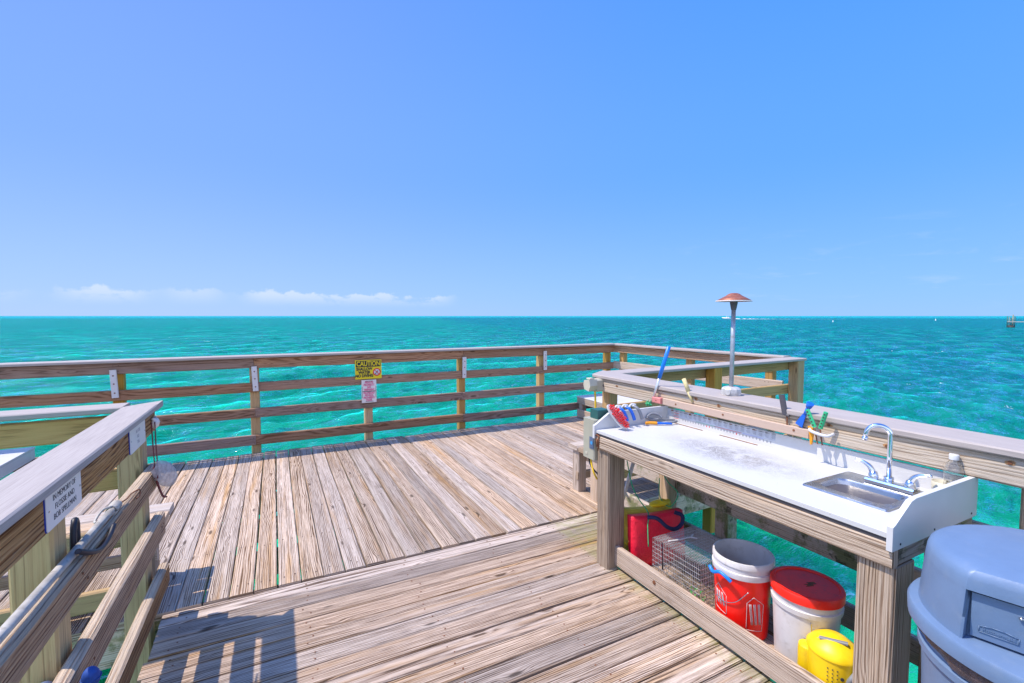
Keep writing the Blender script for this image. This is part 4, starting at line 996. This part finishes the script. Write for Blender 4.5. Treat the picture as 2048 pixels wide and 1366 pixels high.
# buckets
def bucket(name, label, ctr, r_top, h, mats, open_):
    root = thing(name, label, 'bucket', (*ctr, SZ), 'five gallon buckets on the shelf')
    rb_ = r_top * .87
    c3 = (*ctr, SZ)
    if open_:
        prof = [(0, .002), (rb_ - .008, .001), (rb_, .008), (r_top - .003, h - .085), (r_top - .003, h - .083), (r_top + .004, h - .082), (r_top + .007, h - .060), (r_top + .006, h - .055), (r_top + .001, h - .052), (r_top + .001, h - .030), (r_top + .005, h - .028), (r_top + .004, h - .004), (r_top + .001, h), (r_top - .005, h - .001), (rb_ - .006, .012), (0, .012)]
        mats_i = [0, 0, 0, 0] + [1] * 9 + [1, 1]
    else:
        prof = [(0, .002), (rb_ - .008, .001), (rb_, .008), (r_top - .004, h - .095), (r_top + .003, h - .092), (r_top + .005, h - .070), (r_top - .001, h - .067), (r_top - .001, h - .02), (0, h - .02)]
        mats_i = [0] * 8
    mb = MB(); mb.lathe(prof, c3, 56, mats=mats_i); mb.build('pail', mats, root, smooth_angle=40)
    return root
bx, by = 2.075, 1.505
b1 = bucket('bucket', 'open red bucket with a white rim band on the shelf', (bx, by), .137, .395, [M['red'], M['pvc']], True)
def on_cyl(cx, cy, r0, r1, h, ang, z, lift=.0008):
    r = r0 + (r1 - r0) * (z / h) + lift; return V((cx + r * math.cos(ang), cy + r * math.sin(ang), SZ + z))
def strip(mb, pts, r, mi=0): mb.tube(pts, r, 5, mi=mi)
mb = MB(); rb0, rt0 = .137 * .87, .134
def CY(a, z): return on_cyl(bx, by, rb0, rt0, .31, R(a), z, .0006)
def outline(a0, a1, z0, z1):
    # tilted square badge frame with slanting stencil bars
    P4 = [(a0, z0 + .01), (a0, z1 - .03), (a0 + (a1 - a0) * .35, z1), (a1, z1 - .04), (a1, z0)]
    for (p, q) in zip(P4, P4[1:] + P4[:1]):
        strip(mb, [CY(p[0] + (q[0] - p[0]) * k / 6, p[1] + (q[1] - p[1]) * k / 6) for k in range(7)], .0011)
    for s0 in (.12, .36, .62):
        for w_ in (0, .05, .10):
            aa = a0 + (a1 - a0) * (s0 + w_)
            strip(mb, [CY(aa + (a1 - a0) * .16 * k / 5, z1 - .035 - (z1 - z0 - .07) * k / 5) for k in range(6)], .0011)
outline(150, 184, .11, .245); mb.build('printed_badge', M['white'], b1)
mb = MB(); outline(226, 262, .06, .235); mb.build('printed_badge', M['white'], b1)
mb = MB(); mb.tube(bez([on_cyl(bx, by, rb0, rt0, .31, R(228), .262, .004), on_cyl(bx, by, rb0, rt0, .31, R(205), .200, .007), on_cyl(bx, by, rb0, rt0, .31, R(180), .175, .007), on_cyl(bx, by, rb0, rt0, .31, R(158), .180, .007)], 8), .0023, 6); mb.build('bail_wire', M['steel'], b1)
mb = MB(); mb.tube(bez([(bx - .150, by + .075, .342), (bx - .162, by + .045, .330), (bx - .160, by + .010, .345), (bx - .158, by - .025, .338), (bx - .150, by - .05, .322)], 6), .0085, 8); mb.build('hook_grip', M['skyblue'], b1)
mb = MB(); mb.lathe([(.11, .055), (.11, .06), (0, .062)], (bx, by, SZ), 32); mb.blob((bx + .01, by - .045, .10), .05, .035, .03, 0, 12, 8)
single('bucket_contents', mb, M['orange'], 'orange yellow float lying inside the open red bucket', 'float', (bx, by, SZ + .05))
wx, wy = 2.135, 1.225
b2 = bucket('bucket', 'white bucket with a red lid on the shelf', (wx, wy), .138, .365, [M['pvc']], False)
mb = MB(); z0 = SZ + .365
mb.lathe([(.140, -.040), (.146, -.038), (.147, -.006), (.143, .0), (.128, .001), (.124, -.005), (.05, -.006), (0, -.006)], (wx, wy, z0), 56); mb.build('lid', M['redlid'], b2, smooth_angle=40)
mb = MB(); n = 16; mb.prism([(wx + .012 + .028 * math.cos(6.283 * k / n) * (1 + .5 * math.sin(k * 2.3)), wy - .01 + .012 * math.sin(6.283 * k / n) * (1 + .5 * math.cos(k * 3.1)), z0 - .0058) for k in range(n)], (0, 0, .0006)); mb.build('stain', M['rust'], b2)
mb = MB(); 
def CW(a, z, l=.0006): return on_cyl(wx, wy, .138 * .87, .134, .27, R(a), z, l)
mb.tube(bez([CW(218, .262, .008), CW(222, .20, .006), CW(232, .15, .006), CW(248, .115, .006), CW(275, .12, .006)], 8), .0022, 6); mb.build('bail_wire', M['steel'], b2)
mb = MB()
for i in range(7): strip(mb, [CW(206 + rnd(0, 3), .105 - i * .008), CW(216 - rnd(0, 4), .105 - i * .008)], .0012)
strip(mb, [CW(208, .18), CW(213, .178)], .0022); mb.build('print', M['inkgrey'], b2)
# yellow bait bucket
bb = thing('bait_bucket', 'yellow perforated bait bucket with a hinged lid and grey latch', 'bait bucket', (2.03, 1.06, SZ))
def dshape(sc_, zz, n=30):
    out = []
    for k in range(n):
        a = 6.28318 * k / n; rx, ry = .090 * sc_, .094 * sc_
        out.append(V((2.025 + rx * math.cos(a), 1.045 + ry * math.sin(a), zz)))
    return out
def loft(mb, loops, mi=0, cap=(True, True)):
    lv = [[mb.bm.verts.new(p) for p in lp] for lp in loops]
    for a, b in zip(lv[:-1], lv[1:]):
        for k in range(len(a)): mb.face([a[k], a[(k + 1) % len(a)], b[(k + 1) % len(a)], b[k]], mi=mi, smooth=True)
    if cap[0]: mb.face(lv[0], mi=mi)
    if cap[1]: mb.face(lv[-1], mi=mi)
mb = MB(); loft(mb, [dshape(.95, SZ + .001), dshape(.97, SZ + .012), dshape(1.0, .222), dshape(.97, .225)])
mb.build('body', M['yel'], bb, smooth_angle=40)
mb = MB(); mb.lathe([(.034, .002), (.037, .03), (.038, .165), (.036, .182), (.020, .192), (0, .193)], (1.992, 1.127, SZ), 24); mb.build('side_chamber', M['yel'], bb, smooth_angle=50)
mb = MB(); loft(mb, [dshape(1.04, .2235), dshape(1.04, .234), dshape(.86, .254), dshape(.5, .278), dshape(.08, .288)]); mb.build('lid', M['yel'], bb, smooth_angle=50)
mb = MB(); mb.plank((1.975, 1.075, .272), (2.02, .990, .283), (0, 0, 1), .012, .016, .003); mb.tube([(1.975, 1.085, .262), (1.98, 1.07, .276)], .002, 6); mb.build('latch', M['gray'], bb)
mb = MB()
for i in range(9):
    for a in (196, 206, 216):
        p = V((2.025 + .0905 * math.cos(R(a)), 1.045 + .0945 * math.sin(R(a)), .065 + i * .016)); mb.disc(p, (math.cos(R(a)), math.sin(R(a)), 0), .0027, 6, 0, .0012)
mb.disc((2.025 + .0905 * math.cos(R(226)), 1.045 + .0945 * math.sin(R(226)), .165), (math.cos(R(226)), math.sin(R(226)), 0), .007, 10, 0, .002)
mb.build('vent_holes', M['dark'], bb)
for k, (a, b, r) in enumerate((((1.975, 1.02, .035), (1.990, .895, .300), .0105), ((1.980, .985, .04), (1.992, .895, .235), .005), ((1.985, .955, .035), (2.000, .895, .19), .0105))):
    mb = MB(); mb.tube([a, b], r, 10)
    single('metal_tube', mb, M['galv'], ('longest grey metal tube leaning beside the yellow bait bucket', 'thin grey metal tube leaning between two thicker ones', 'short grey metal tube leaning against the right table leg')[k], 'tube', a, 'metal tubes by the right table leg')
ff = thing('swim_fin', 'yellow and dark blue fin standing behind the yellow bait bucket', 'fin', (2.2, .98, SZ))
mb = MB(); mb.prism([(2.22, .935, .03), (2.25, 1.015, .03), (2.26, 1.03, .18), (2.245, .98, .30), (2.22, .925, .31)], (-.012, .006, 0)); mb.build('blade', M['yel'], ff)
mb = MB(); mb.prism([(2.206, .945, .06), (2.206, 1.005, .05), (2.21, 1.02, .17), (2.20, .985, .27), (2.20, .94, .28)], (-.02, .006, 0)); mb.build('foot_pocket', M['navy'], ff)

# ------------------------------------------------------------------ bin
def bin_():
    cx, cy = 1.872, .410
    root = thing('litter_bin', 'big grey plastic litter bin with a domed swing lid', 'bin', (cx, cy, 0))
    mb = MB(); mb.lathe([(0, .002), (.235, .002), (.245, .03), (.268, .40), (.275, .60), (.285, .61), (.285, .63), (.276, .635), (.279, .69), (.270, .69)], (cx, cy, 0), 64)
    mb.build('bin_body', M['bin'], root, smooth_angle=35)
    mb = MB()   # bag folded over the rim, under the lid
    n = 80; prof = [(.284, .715), (.294, .70), (.293, .678), (.288, .662), (.284, .655)]
    rg = []
    for r, z_ in prof: rg.append([mb.bm.verts.new((cx + (r + .003 * math.sin(k * 1.7) + .003 * math.sin(k * .9)) * math.cos(6.28318 * k / n), cy + (r + .003 * math.sin(k * 1.7)) * math.sin(6.28318 * k / n), z_ - .018 * (.5 + .5 * math.sin(6.28318 * k / n * 2 + 1)) - (.006 * math.sin(k * .77)))) for k in range(n)])
    for a, b in zip(rg[:-1], rg[1:]):
        for k in range(n): mb.face([a[k], a[(k + 1) % n], b[(k + 1) % n], b[k]], smooth=True)
    mb.build('bin_bag', M['binbag'], root)
    # lid: brim ring, dome with a flat cut opening facing the walkway, flap
    mb = MB(); mb.lathe([(.290, .690), (.311, .694), (.313, .730), (.308, .738), (.295, .742), (.12, .743), (.12, .70), (.28, .70), (.290, .690)], (cx, cy, 0), 72); mb.build('lid_brim', M['bin'], root, smooth_angle=40)
    # dome: where the circle leaves the flat front it is replaced by a chord
    fa = R(195); fd = .190       # direction and distance of the flat front
    fn = V((math.cos(fa), math.sin(fa), 0)); n = 96
    tn = V((-fn.y, fn.x, 0)); n = 260; hw = .170
    def shape(r, z_, cut, rec=0.0):
        out = []
        for k in range(n):
            a = 6.28318 * k / n; p = V((r * math.cos(a), r * math.sin(a), 0)); q = p.dot(fn); c_ = cut
            if rec and q > 0 and abs(p.dot(tn)) < hw: c_ = cut - rec
            if q > c_: p = p - fn * (q - c_)
            out.append(V((cx, cy, z_)) + p)
        return out
    mb = MB(); co_ = fd + .034
    loft(mb, [shape(.287, .741, co_, .034), shape(.286, .748, co_, .034), shape(.282, .80, co_ - .004, .030), shape(.276, .868, co_ - .010, .026), shape(.2755, .874, co_ - .010, .026), shape(.2755, .8745, co_ - .010), shape(.272, .902, co_ - .012), shape(.267, .916, co_ - .016), shape(.256, .926, co_ - .025), shape(.236, .931, co_ - .043), shape(.12, .934, .1), shape(.01, .935, .01)], cap=(False, True))
    mb.build('dome', M['bin'], root, smooth_angle=30)
    # flap and its frame
    f0 = V((cx, cy, 0)) + fn * (fd + .0075)
    mb = MB()
    def F(u, z_, o=0.0): return f0 + tn * u + fn * o + V((0, 0, z_))
    hw = .160
    mb.prism([F(-hw, .750, .0), F(hw, .750, .0), F(hw, .866, -.002), F(-hw, .866, -.002)], fn * .005)
    flap = mb.build('swing_flap', M['bin'], root)
    mb = MB(); mb.box(F(-hw, .868, -.004) - V((.004, 0, 0)), F(hw, .8735, .002) + V((0, 0, 0)), .0005) if False else mb.tube([F(-hw, .8705, .003), F(hw, .8705, .003)], .0026, 6); mb.build('flap_gap', M['navy'], root)
    mb = MB(); Lc = F(-.06 if False else .10, .79, .0092)
    # the viewer sees the flap's left half: badge and catch sit there
    xd = -tn if (-tn).y < 0 else tn
    up = V((0, 0, 1))
    c_ = F(0, 0, .0060) - xd * (hw - .052) + up * .776
    hexp = [c_ + xd * a + up * b for a, b in ((-.036, -.008), (-.036, .007), (-.012, .012), (.012, .012), (.036, .007), (.036, -.008))]
    for p, q in zip(hexp, hexp[1:] + hexp[:1]): mb.tube([p, q], .0011, 5)
    mb.text('Rubbermaid', .0135, c_ + up * .0005 + fn * -.0006, xd, up, 0, sx=.92, lift=.001, bold=.0002)
    mb.build('raised_badge', M['bin'], flap)
    mb = MB(); mb.blob(F(0, 0, .0060) - xd * (hw - .090) + up * .838, .0055, .0055, .0045); mb.build('rivet', M['steel'], flap)
bin_()

# ------------------------------------------------------------------ things on the left railing
pp = thing('boat_hook', 'pale pole with a rope wrapped tip and wire hook lying on the worn rail', 'boat hook', (-.575, 1.7, .85))
mb = MB(); mb.tube([(-.578, 2.26, .852), (-.580, 1.5, .866), (-.584, .2, .885)], .0125, 12); mb.build('shaft', M['oldpvc'], pp)
mb = MB()
for k in range(7): mb.tube(arc((-.578, 2.262 + k * .0085, .852), .0165, 0, 6.28, 10, (1, 0, 0), (0, .25, 1)), .0055, 6)
mb.tube(bez([(-.578, 2.26, .868), (-.60, 2.24, .865), (-.612, 2.20, .842), (-.60, 2.17, .845)], 5), .0045, 6); mb.build('rope_wrap', M['oldpvc'], pp)
mb = MB(); mb.tube(bez([(-.575, 2.32, .852), (-.565, 2.40, .845), (-.560, 2.47, .846), (-.548, 2.53, .838), (-.542, 2.50, .822), (-.545, 2.46, .822)], 6), .0030, 6); mb.build('wire_hook', M['rust'], pp)
mb = MB(); mb.tube(bez([(-.603, 1.955, .80), (-.60, 1.96, .90), (-.603, 1.985, .93), (-.606, 2.01, .90), (-.606, 2.005, .80)], 8), .009, 8)
single('rubber_strap', mb, M['black'], 'dark rubber strap looped behind the rail post', 'strap', (-.605, 1.98, .8))
mb = MB(); mb.tube(bez([(-.562, 1.86, .872), (-.548, 1.92, .838), (-.545, 2.0, .812), (-.545, 2.09, .815), (-.545, 2.15, .835)], 8), .0085, 8)
single('rubber_hook', mb, M['black'], 'dark curved rubber hook under the rope wrapped pole', 'hook', (-.55, 2.0, .81))
dn = thing('dip_net', 'small pale mesh net hanging on dark cords from the end of the left railing', 'net', (-.54, 2.9, .7))
mb = MB(); ctr = V((-.515, 2.88, .745))
loops = []
for k in range(9):
    q = k / 8; w = .058 * math.sin(math.pi * min(1, .12 + q * .72)) ** .8
    base = V((-.548, 2.80, .865)) + V((.060, .125, -.120)) * q
    loops.append([base + V((.28, .6, .75)).normalized() * (w * math.cos(6.283 * i / 16)) + V((-.9, .42, 0)).normalized() * (w * .35 * math.sin(6.283 * i / 16)) for i in range(16)])
loft(mb, loops, cap=(False, True)); mb.build('mesh_bag', M['mesh'], dn)
mb = MB()
for dx in (0, .012): mb.tube(bez([(-.556 + dx, 2.83 + dx, 1.075), (-.553 + dx, 2.83, .96), (-.548 + dx, 2.82, .86), (-.546 + dx, 2.80, .80)], 6), .0028, 6)
mb.tube(bez([(-.546, 2.80, .86), (-.540, 2.815, .78), (-.525, 2.84, .70), (-.515, 2.87, .68)], 6), .005, 6); mb.build('cord', M['line'], dn)
mb = MB(); mb.blob((-.560, 2.93, 1.055), .018, .03, .03, 0, 12, 8, jit=.004); mb.tube(bez([(-.566, 2.9, 1.08), (-.548, 2.93, 1.06), (-.556, 2.96, 1.03)], 5), .006, 6); mb.build('knot', M['plaque'], dn)
bf = MB(); bf.blob((-.512, 1.745, .530), .022, .024, .036, 0, 20, 14, rot=Matrix.Rotation(R(18), 3, 'X')); bf.tube(arc((-.512, 1.745, .530), .0232, 0, 6.28, 20, (0, 1, .1), (1, 0, 0)), .0022, 6)
single('blue_float', bf, M['navyfoam'], 'dark blue foam float hanging beside the lower left rails', 'float', (-.512, 1.745, .5))
pv = MB(); 
for (a, b, r) in (((-.640, 1.825, .492), (-.62, 1.55, .42), .019), ((-.665, 1.800, .498), (-.65, 1.55, .43), .015)):
    a, b = V(a), V(b); d_ = (b - a).normalized(); pv.tube([a, b], r, 16, cap=False); pv.tube([a + d_ * .001, b], r * .78, 16, cap=False)
    ax = d_.orthogonal().normalized(); ay = d_.cross(ax)
    A_ = [pv.bm.verts.new(a + (ax * math.cos(6.283 * k / 16) + ay * math.sin(6.283 * k / 16)) * r) for k in range(16)]; B_ = [pv.bm.verts.new(a + d_ * .0005 + (ax * math.cos(6.283 * k / 16) + ay * math.sin(6.283 * k / 16)) * r * .78) for k in range(16)]
    for k in range(16): pv.face([A_[k], A_[(k + 1) % 16], B_[(k + 1) % 16], B_[k]])
single('rod_holder', pv, M['pvc'], 'pair of white pipe ends fixed behind the left railing', 'pipe', (-.6, 1.85, .42))

# ------------------------------------------------------------------ far away on the water
dm = thing('dolphin', 'cluster of weathered piles with a pale walkway far out on the right', 'piles', (176, 50.5, WZ))
for k, (dx, dy, h, r) in enumerate(((-.5, 1.0, 3.1, .11), (-.3, .45, 2.9, .10), (.1, 0, 2.7, .11), (.3, -.55, 3.5, .15), (.5, -1.1, 3.0, .11), (.6, -.35, 3.0, .10))):
    mb = MB(); mb.lathe([(r, -1), (r * 1.1, 0), (r, .8), (r * .9, h), (0, h)], (176 + dx * .6, 50.5 + dy * .6, WZ), 10); mb.build('pile', M['pilelight'] if k % 2 else M['greenbox'], dm)
mb = MB(); mb.plank((175.4, 51.0, WZ + 1.55), (179, 28, WZ + 1.55), (0, 0, 1), .20, .5, .02); mb.build('walkway_beam', M['oldpvc'], dm)
mb = MB(); mb.blob((176, 50.45, WZ + .2), .8, .7, .45, 0, 12, 8, jit=.1); mb.build('rubble_foot', M['dark'], dm)
def motorboat():
    o = V((409, 322, WZ)); root = thing('motor_boat', 'small white motor boat speeding left with a white wake', 'boat', o)
    d = V((-.79, .61, 0)); s = V((.61, .79, 0)); U = V((0, 0, 1))
    def Pp(a, b, c_): return o + d * a + s * b + U * c_
    mb = MB(); loft(mb, [[Pp(-4, -1.2, .0), Pp(-4, 1.2, .0), Pp(2, 1.1, .1), Pp(4.4, 0, .5), Pp(2, -1.1, .1)], [Pp(-4, -1.4, 1.1), Pp(-4, 1.4, 1.1), Pp(2, 1.3, 1.4), Pp(5, 0, 1.8), Pp(2, -1.3, 1.4)]]); mb.build('hull', M['hull'], root)
    mb = MB(); mb.prism([Pp(-2, -1, 1.1), Pp(1.2, -1, 1.3), Pp(.4, -1, 2.3), Pp(-1.8, -1, 2.3)], s * 2); mb.build('cabin', M['hull'], root)
    mb = MB(); mb.prism([Pp(-2.4, -1.1, 3.2), Pp(.6, -1.1, 3.2), Pp(.6, -1.1, 3.35), Pp(-2.4, -1.1, 3.35)], s * 2.2); mb.build('canopy', M['hull'], root)
    mb = MB()
    for a, b in ((-2.2, -1), (-2.2, 1), (.4, -1), (.4, 1)): mb.tube([Pp(a, b, 2.2), Pp(a, b, 3.22)], .06, 6)
    mb.build('canopy_frame', M['gray'], root)
    mb = MB(); rng = random.Random(3); prev = None
    for k in range(60):
        q = k / 59; a = -4 - q * 104; h = (.8 * math.exp(-q * 7) + .12 * math.exp(-q * 2.5)) * (1 + .8 * rng.uniform(-1, 1)) + .02; w = .8 + 1.2 * q
        cur = [Pp(a, -w, .02), Pp(a, -w * .3, h), Pp(a, w * .3, h * .9), Pp(a, w, .02)]; cur = [mb.bm.verts.new(c_) for c_ in cur]
        if prev:
            for i in range(3): mb.face([prev[i], prev[i + 1], cur[i + 1], cur[i]], smooth=True)
        prev = cur
    o2 = mb.build('boat_wake', M['foamwhite']); o2['kind'] = 'stuff'; tag(o2, 'white foaming wake trailing right of the motor boat', 'wake')
motorboat()
def buoy(x, y, h, label):
    root = thing('buoy', label, 'buoy', (x, y, WZ), 'white buoys out on the water')
    mb = MB(); mb.lathe([(0, -.3), (h * .28, -.2), (h * .30, .15), (h * .2, .35 * h), (h * .10, .5 * h), (h * .10, h), (0, h)], (x, y, WZ), 14); mb.build('float', M['hull'], root)
buoy(257, 139, .9, 'nearer white buoy on the water right of the lamp'); buoy(405, 153, 1.2, 'farther white buoy on the water near the right edge')

# the tools hang on the face of the rail board, the lamp stands on its cap
for o in list(scene.objects):
    if o.parent is None and o.name.split('.')[0] in ('scrub_pole', 'rope_bundle', 'pink_block', 'batten', 'wooden_handle', 'knife', 'scraper', 'fishing_pliers', 'tool_holder', 'utility_knife'):
        o.location += V((-.0625, -.035, .016))
    if o.name in ('outlet_box',) or (o.name == 'yellow_cable' and o.get('label', '').startswith('yellow cable dropping')): o.location += V((-.13, -.29, .06))
    if o.name == 'lamp_post': o.location += V((-.05, -.03, .0088))
# ------------------------------------------------------------------ world, sun, camera
EL, AZ = math.atan2(1, math.hypot(.515, .25)), math.atan2(-.515, .25)    # sun stands left and ahead of the camera
w = bpy.data.worlds.new('World'); scene.world = w; w.use_nodes = True
nt = w.node_tree
for n in list(nt.nodes): nt.nodes.remove(n)
t = NT(nt)
out = t.n('ShaderNodeOutputWorld'); bg = t.n('ShaderNodeBackground')
sky = t.n('ShaderNodeTexSky', sky_type='NISHITA', sun_disc=False, sun_elevation=EL, sun_rotation=AZ, altitude=0.0, air_density=1.0, dust_density=0.0, ozone_density=4.0)
gen = t.n('ShaderNodeTexCoord').outputs['Generated']
sp = t.n('ShaderNodeSeparateXYZ'); t.set(sp.inputs[0], gen)
dx, dy, dz = sp.outputs
az = t.math('ARCTAN2', dx, dy)
el = t.math('ARCSINE', dz)
# clear tropical blue: pale at the horizon, deeper overhead and away from the sun
K = 1 / (.11 * 1.165)
def sc(r, g, b): return (r * K, g * K, b * K)
lowc = t.mix(t.ss(az, -.4, 1.2), sc(.40, .62, 1.12), sc(.27, .57, 1.12))
midc = t.mix(t.ss(az, -.4, 1.2), sc(.25, .475, 1.14), sc(.14, .445, 1.14))
topc = t.mix(t.ss(az, -.4, 1.2), sc(.19, .375, 1.10), sc(.075, .345, 1.12))
grad = t.mix(t.ss(el, .0, .30), lowc, midc); grad = t.mix(t.ss(el, .22, .75), grad, topc)
skyb = t.mix(.90, sky.outputs[0], grad)
sd = V((-.515, .25, 1)).normalized()
dt = t.math('ADD', t.math('MULTIPLY', dx, sd.x), t.math('ADD', t.math('MULTIPLY', dy, sd.y), t.math('MULTIPLY', dz, sd.z)))
grad_z = t.mix(t.ss(el, .75, 1.1), skyb, sc(.07, .27, 1.05)); skyb = grad_z
aur = t.math('POWER', t.ss(dt, .80, 1.0), 2.0)
skyb = t.mix(aur, skyb, sc(1.1, 2.0, 4.4))  # glow round the unseen sun, strengthened as fill for the shadows
back = t.math('MULTIPLY', t.ss(t.math('ADD', t.math('MULTIPLY', dx, .45), t.math('MULTIPLY', dy, .89)), .1, -.6), t.ss(el, .9, .1))
skyb = t.mix(back, skyb, sc(1.30, 1.48, 2.1))  # bright haze behind the camera, out of view, added as fill light
cv = t.comb(t.math('MULTIPLY', az, 42.0), t.math('MULTIPLY', el, 75.0), 0.0)
n1 = t.noise(cv, 1.0, 7, .60, .2)
n0 = t.noise(t.comb(t.math('MULTIPLY', az, 7.0), 0.0, 3.3), 1.0, 3, .5)
n2 = t.noise(t.comb(t.math('MULTIPLY', az, 26.0), 0.0, 8.1), 1.0, 4, .6)
top = t.math('ADD', .026, t.math('MULTIPLY_ADD', n0, .045, t.math('MULTIPLY_ADD', n2, .030, -.020)))
lo_ = t.ss(el, .014, .046); hi_ = t.ss(t.math('SUBTRACT', el, t.math('ADD', top, t.math('MULTIPLY_ADD', n1, .026, -.013))), .0035, -.0035)
def bank(a0, a1, k): return t.math('MULTIPLY', t.math('MULTIPLY', t.ss(az, a0 - .03, a0 + .03), t.ss(az, a1 + .03, a1 - .03)), k)
side = t.math('ADD', t.math('ADD', bank(-.045, .335, 1.0), bank(-.295, -.195, .95)), t.math('ADD', bank(-.165, -.085, .6), bank(-.60, -.345, .6)))
cl = t.math('MULTIPLY', t.math('MULTIPLY', lo_, hi_), t.math('MULTIPLY', side, t.ss(t.math('MULTIPLY_ADD', n1, .5, t.math('MULTIPLY', n0, .5)), .34, .50)))
cv2 = t.comb(t.math('MULTIPLY', az, 9.0), t.math('MULTIPLY', el, 45.0), 5.0)
cir = t.math('MULTIPLY', t.ss(t.noise(cv2, 1.0, 6, .62, .5), .54, .80), t.math('MULTIPLY', t.ss(el, .0, .05), t.ss(el, .20, .10)))
cir = t.math('MULTIPLY', cir, t.ss(az, .55, 1.1))
cloud = t.math('MULTIPLY', t.mix(0.0, cl, cl), 1.0)
skyc = t.mix(t.math('MULTIPLY', cl, .58), skyb, sc(.82, .90, 1.15))
skyc = t.mix(t.math('MULTIPLY', cir, .22), skyc, sc(.75, .85, 1.05))
t.set(bg.inputs['Color'], skyc); bg.inputs['Strength'].default_value = .11
nt.links.new(bg.outputs[0], out.inputs[0])
sun = bpy.data.lights.new('sun', 'SUN'); sun.energy = 5.0; sun.angle = R(.53); sun.color = (1.0, .89, .75)
so = bpy.data.objects.new('sun', sun); col.objects.link(so)
so.rotation_euler = V((.515, -.25, -1)).to_track_quat('-Z', 'Y').to_euler(); so.location = (-20, 10, 40)
cam = bpy.data.cameras.new('camera'); cam.sensor_width = 36; cam.lens = 36 * 930 / 2048; cam.clip_start = .02; cam.clip_end = 100000
co = bpy.data.objects.new('camera', cam); col.objects.link(co); co.location = (0, 0, 1.6)
co.rotation_euler = (R(90) - math.atan(51 / 930), 0, R(-27)); scene.camera = co
scene.view_settings.view_transform = 'Standard'; scene.view_settings.look = 'None'; scene.view_settings.exposure = .22; scene.view_settings.gamma = 1
scene.cycles.use_denoising = True
scene.cycles.max_bounces = 8
scene.render.film_transparent = False
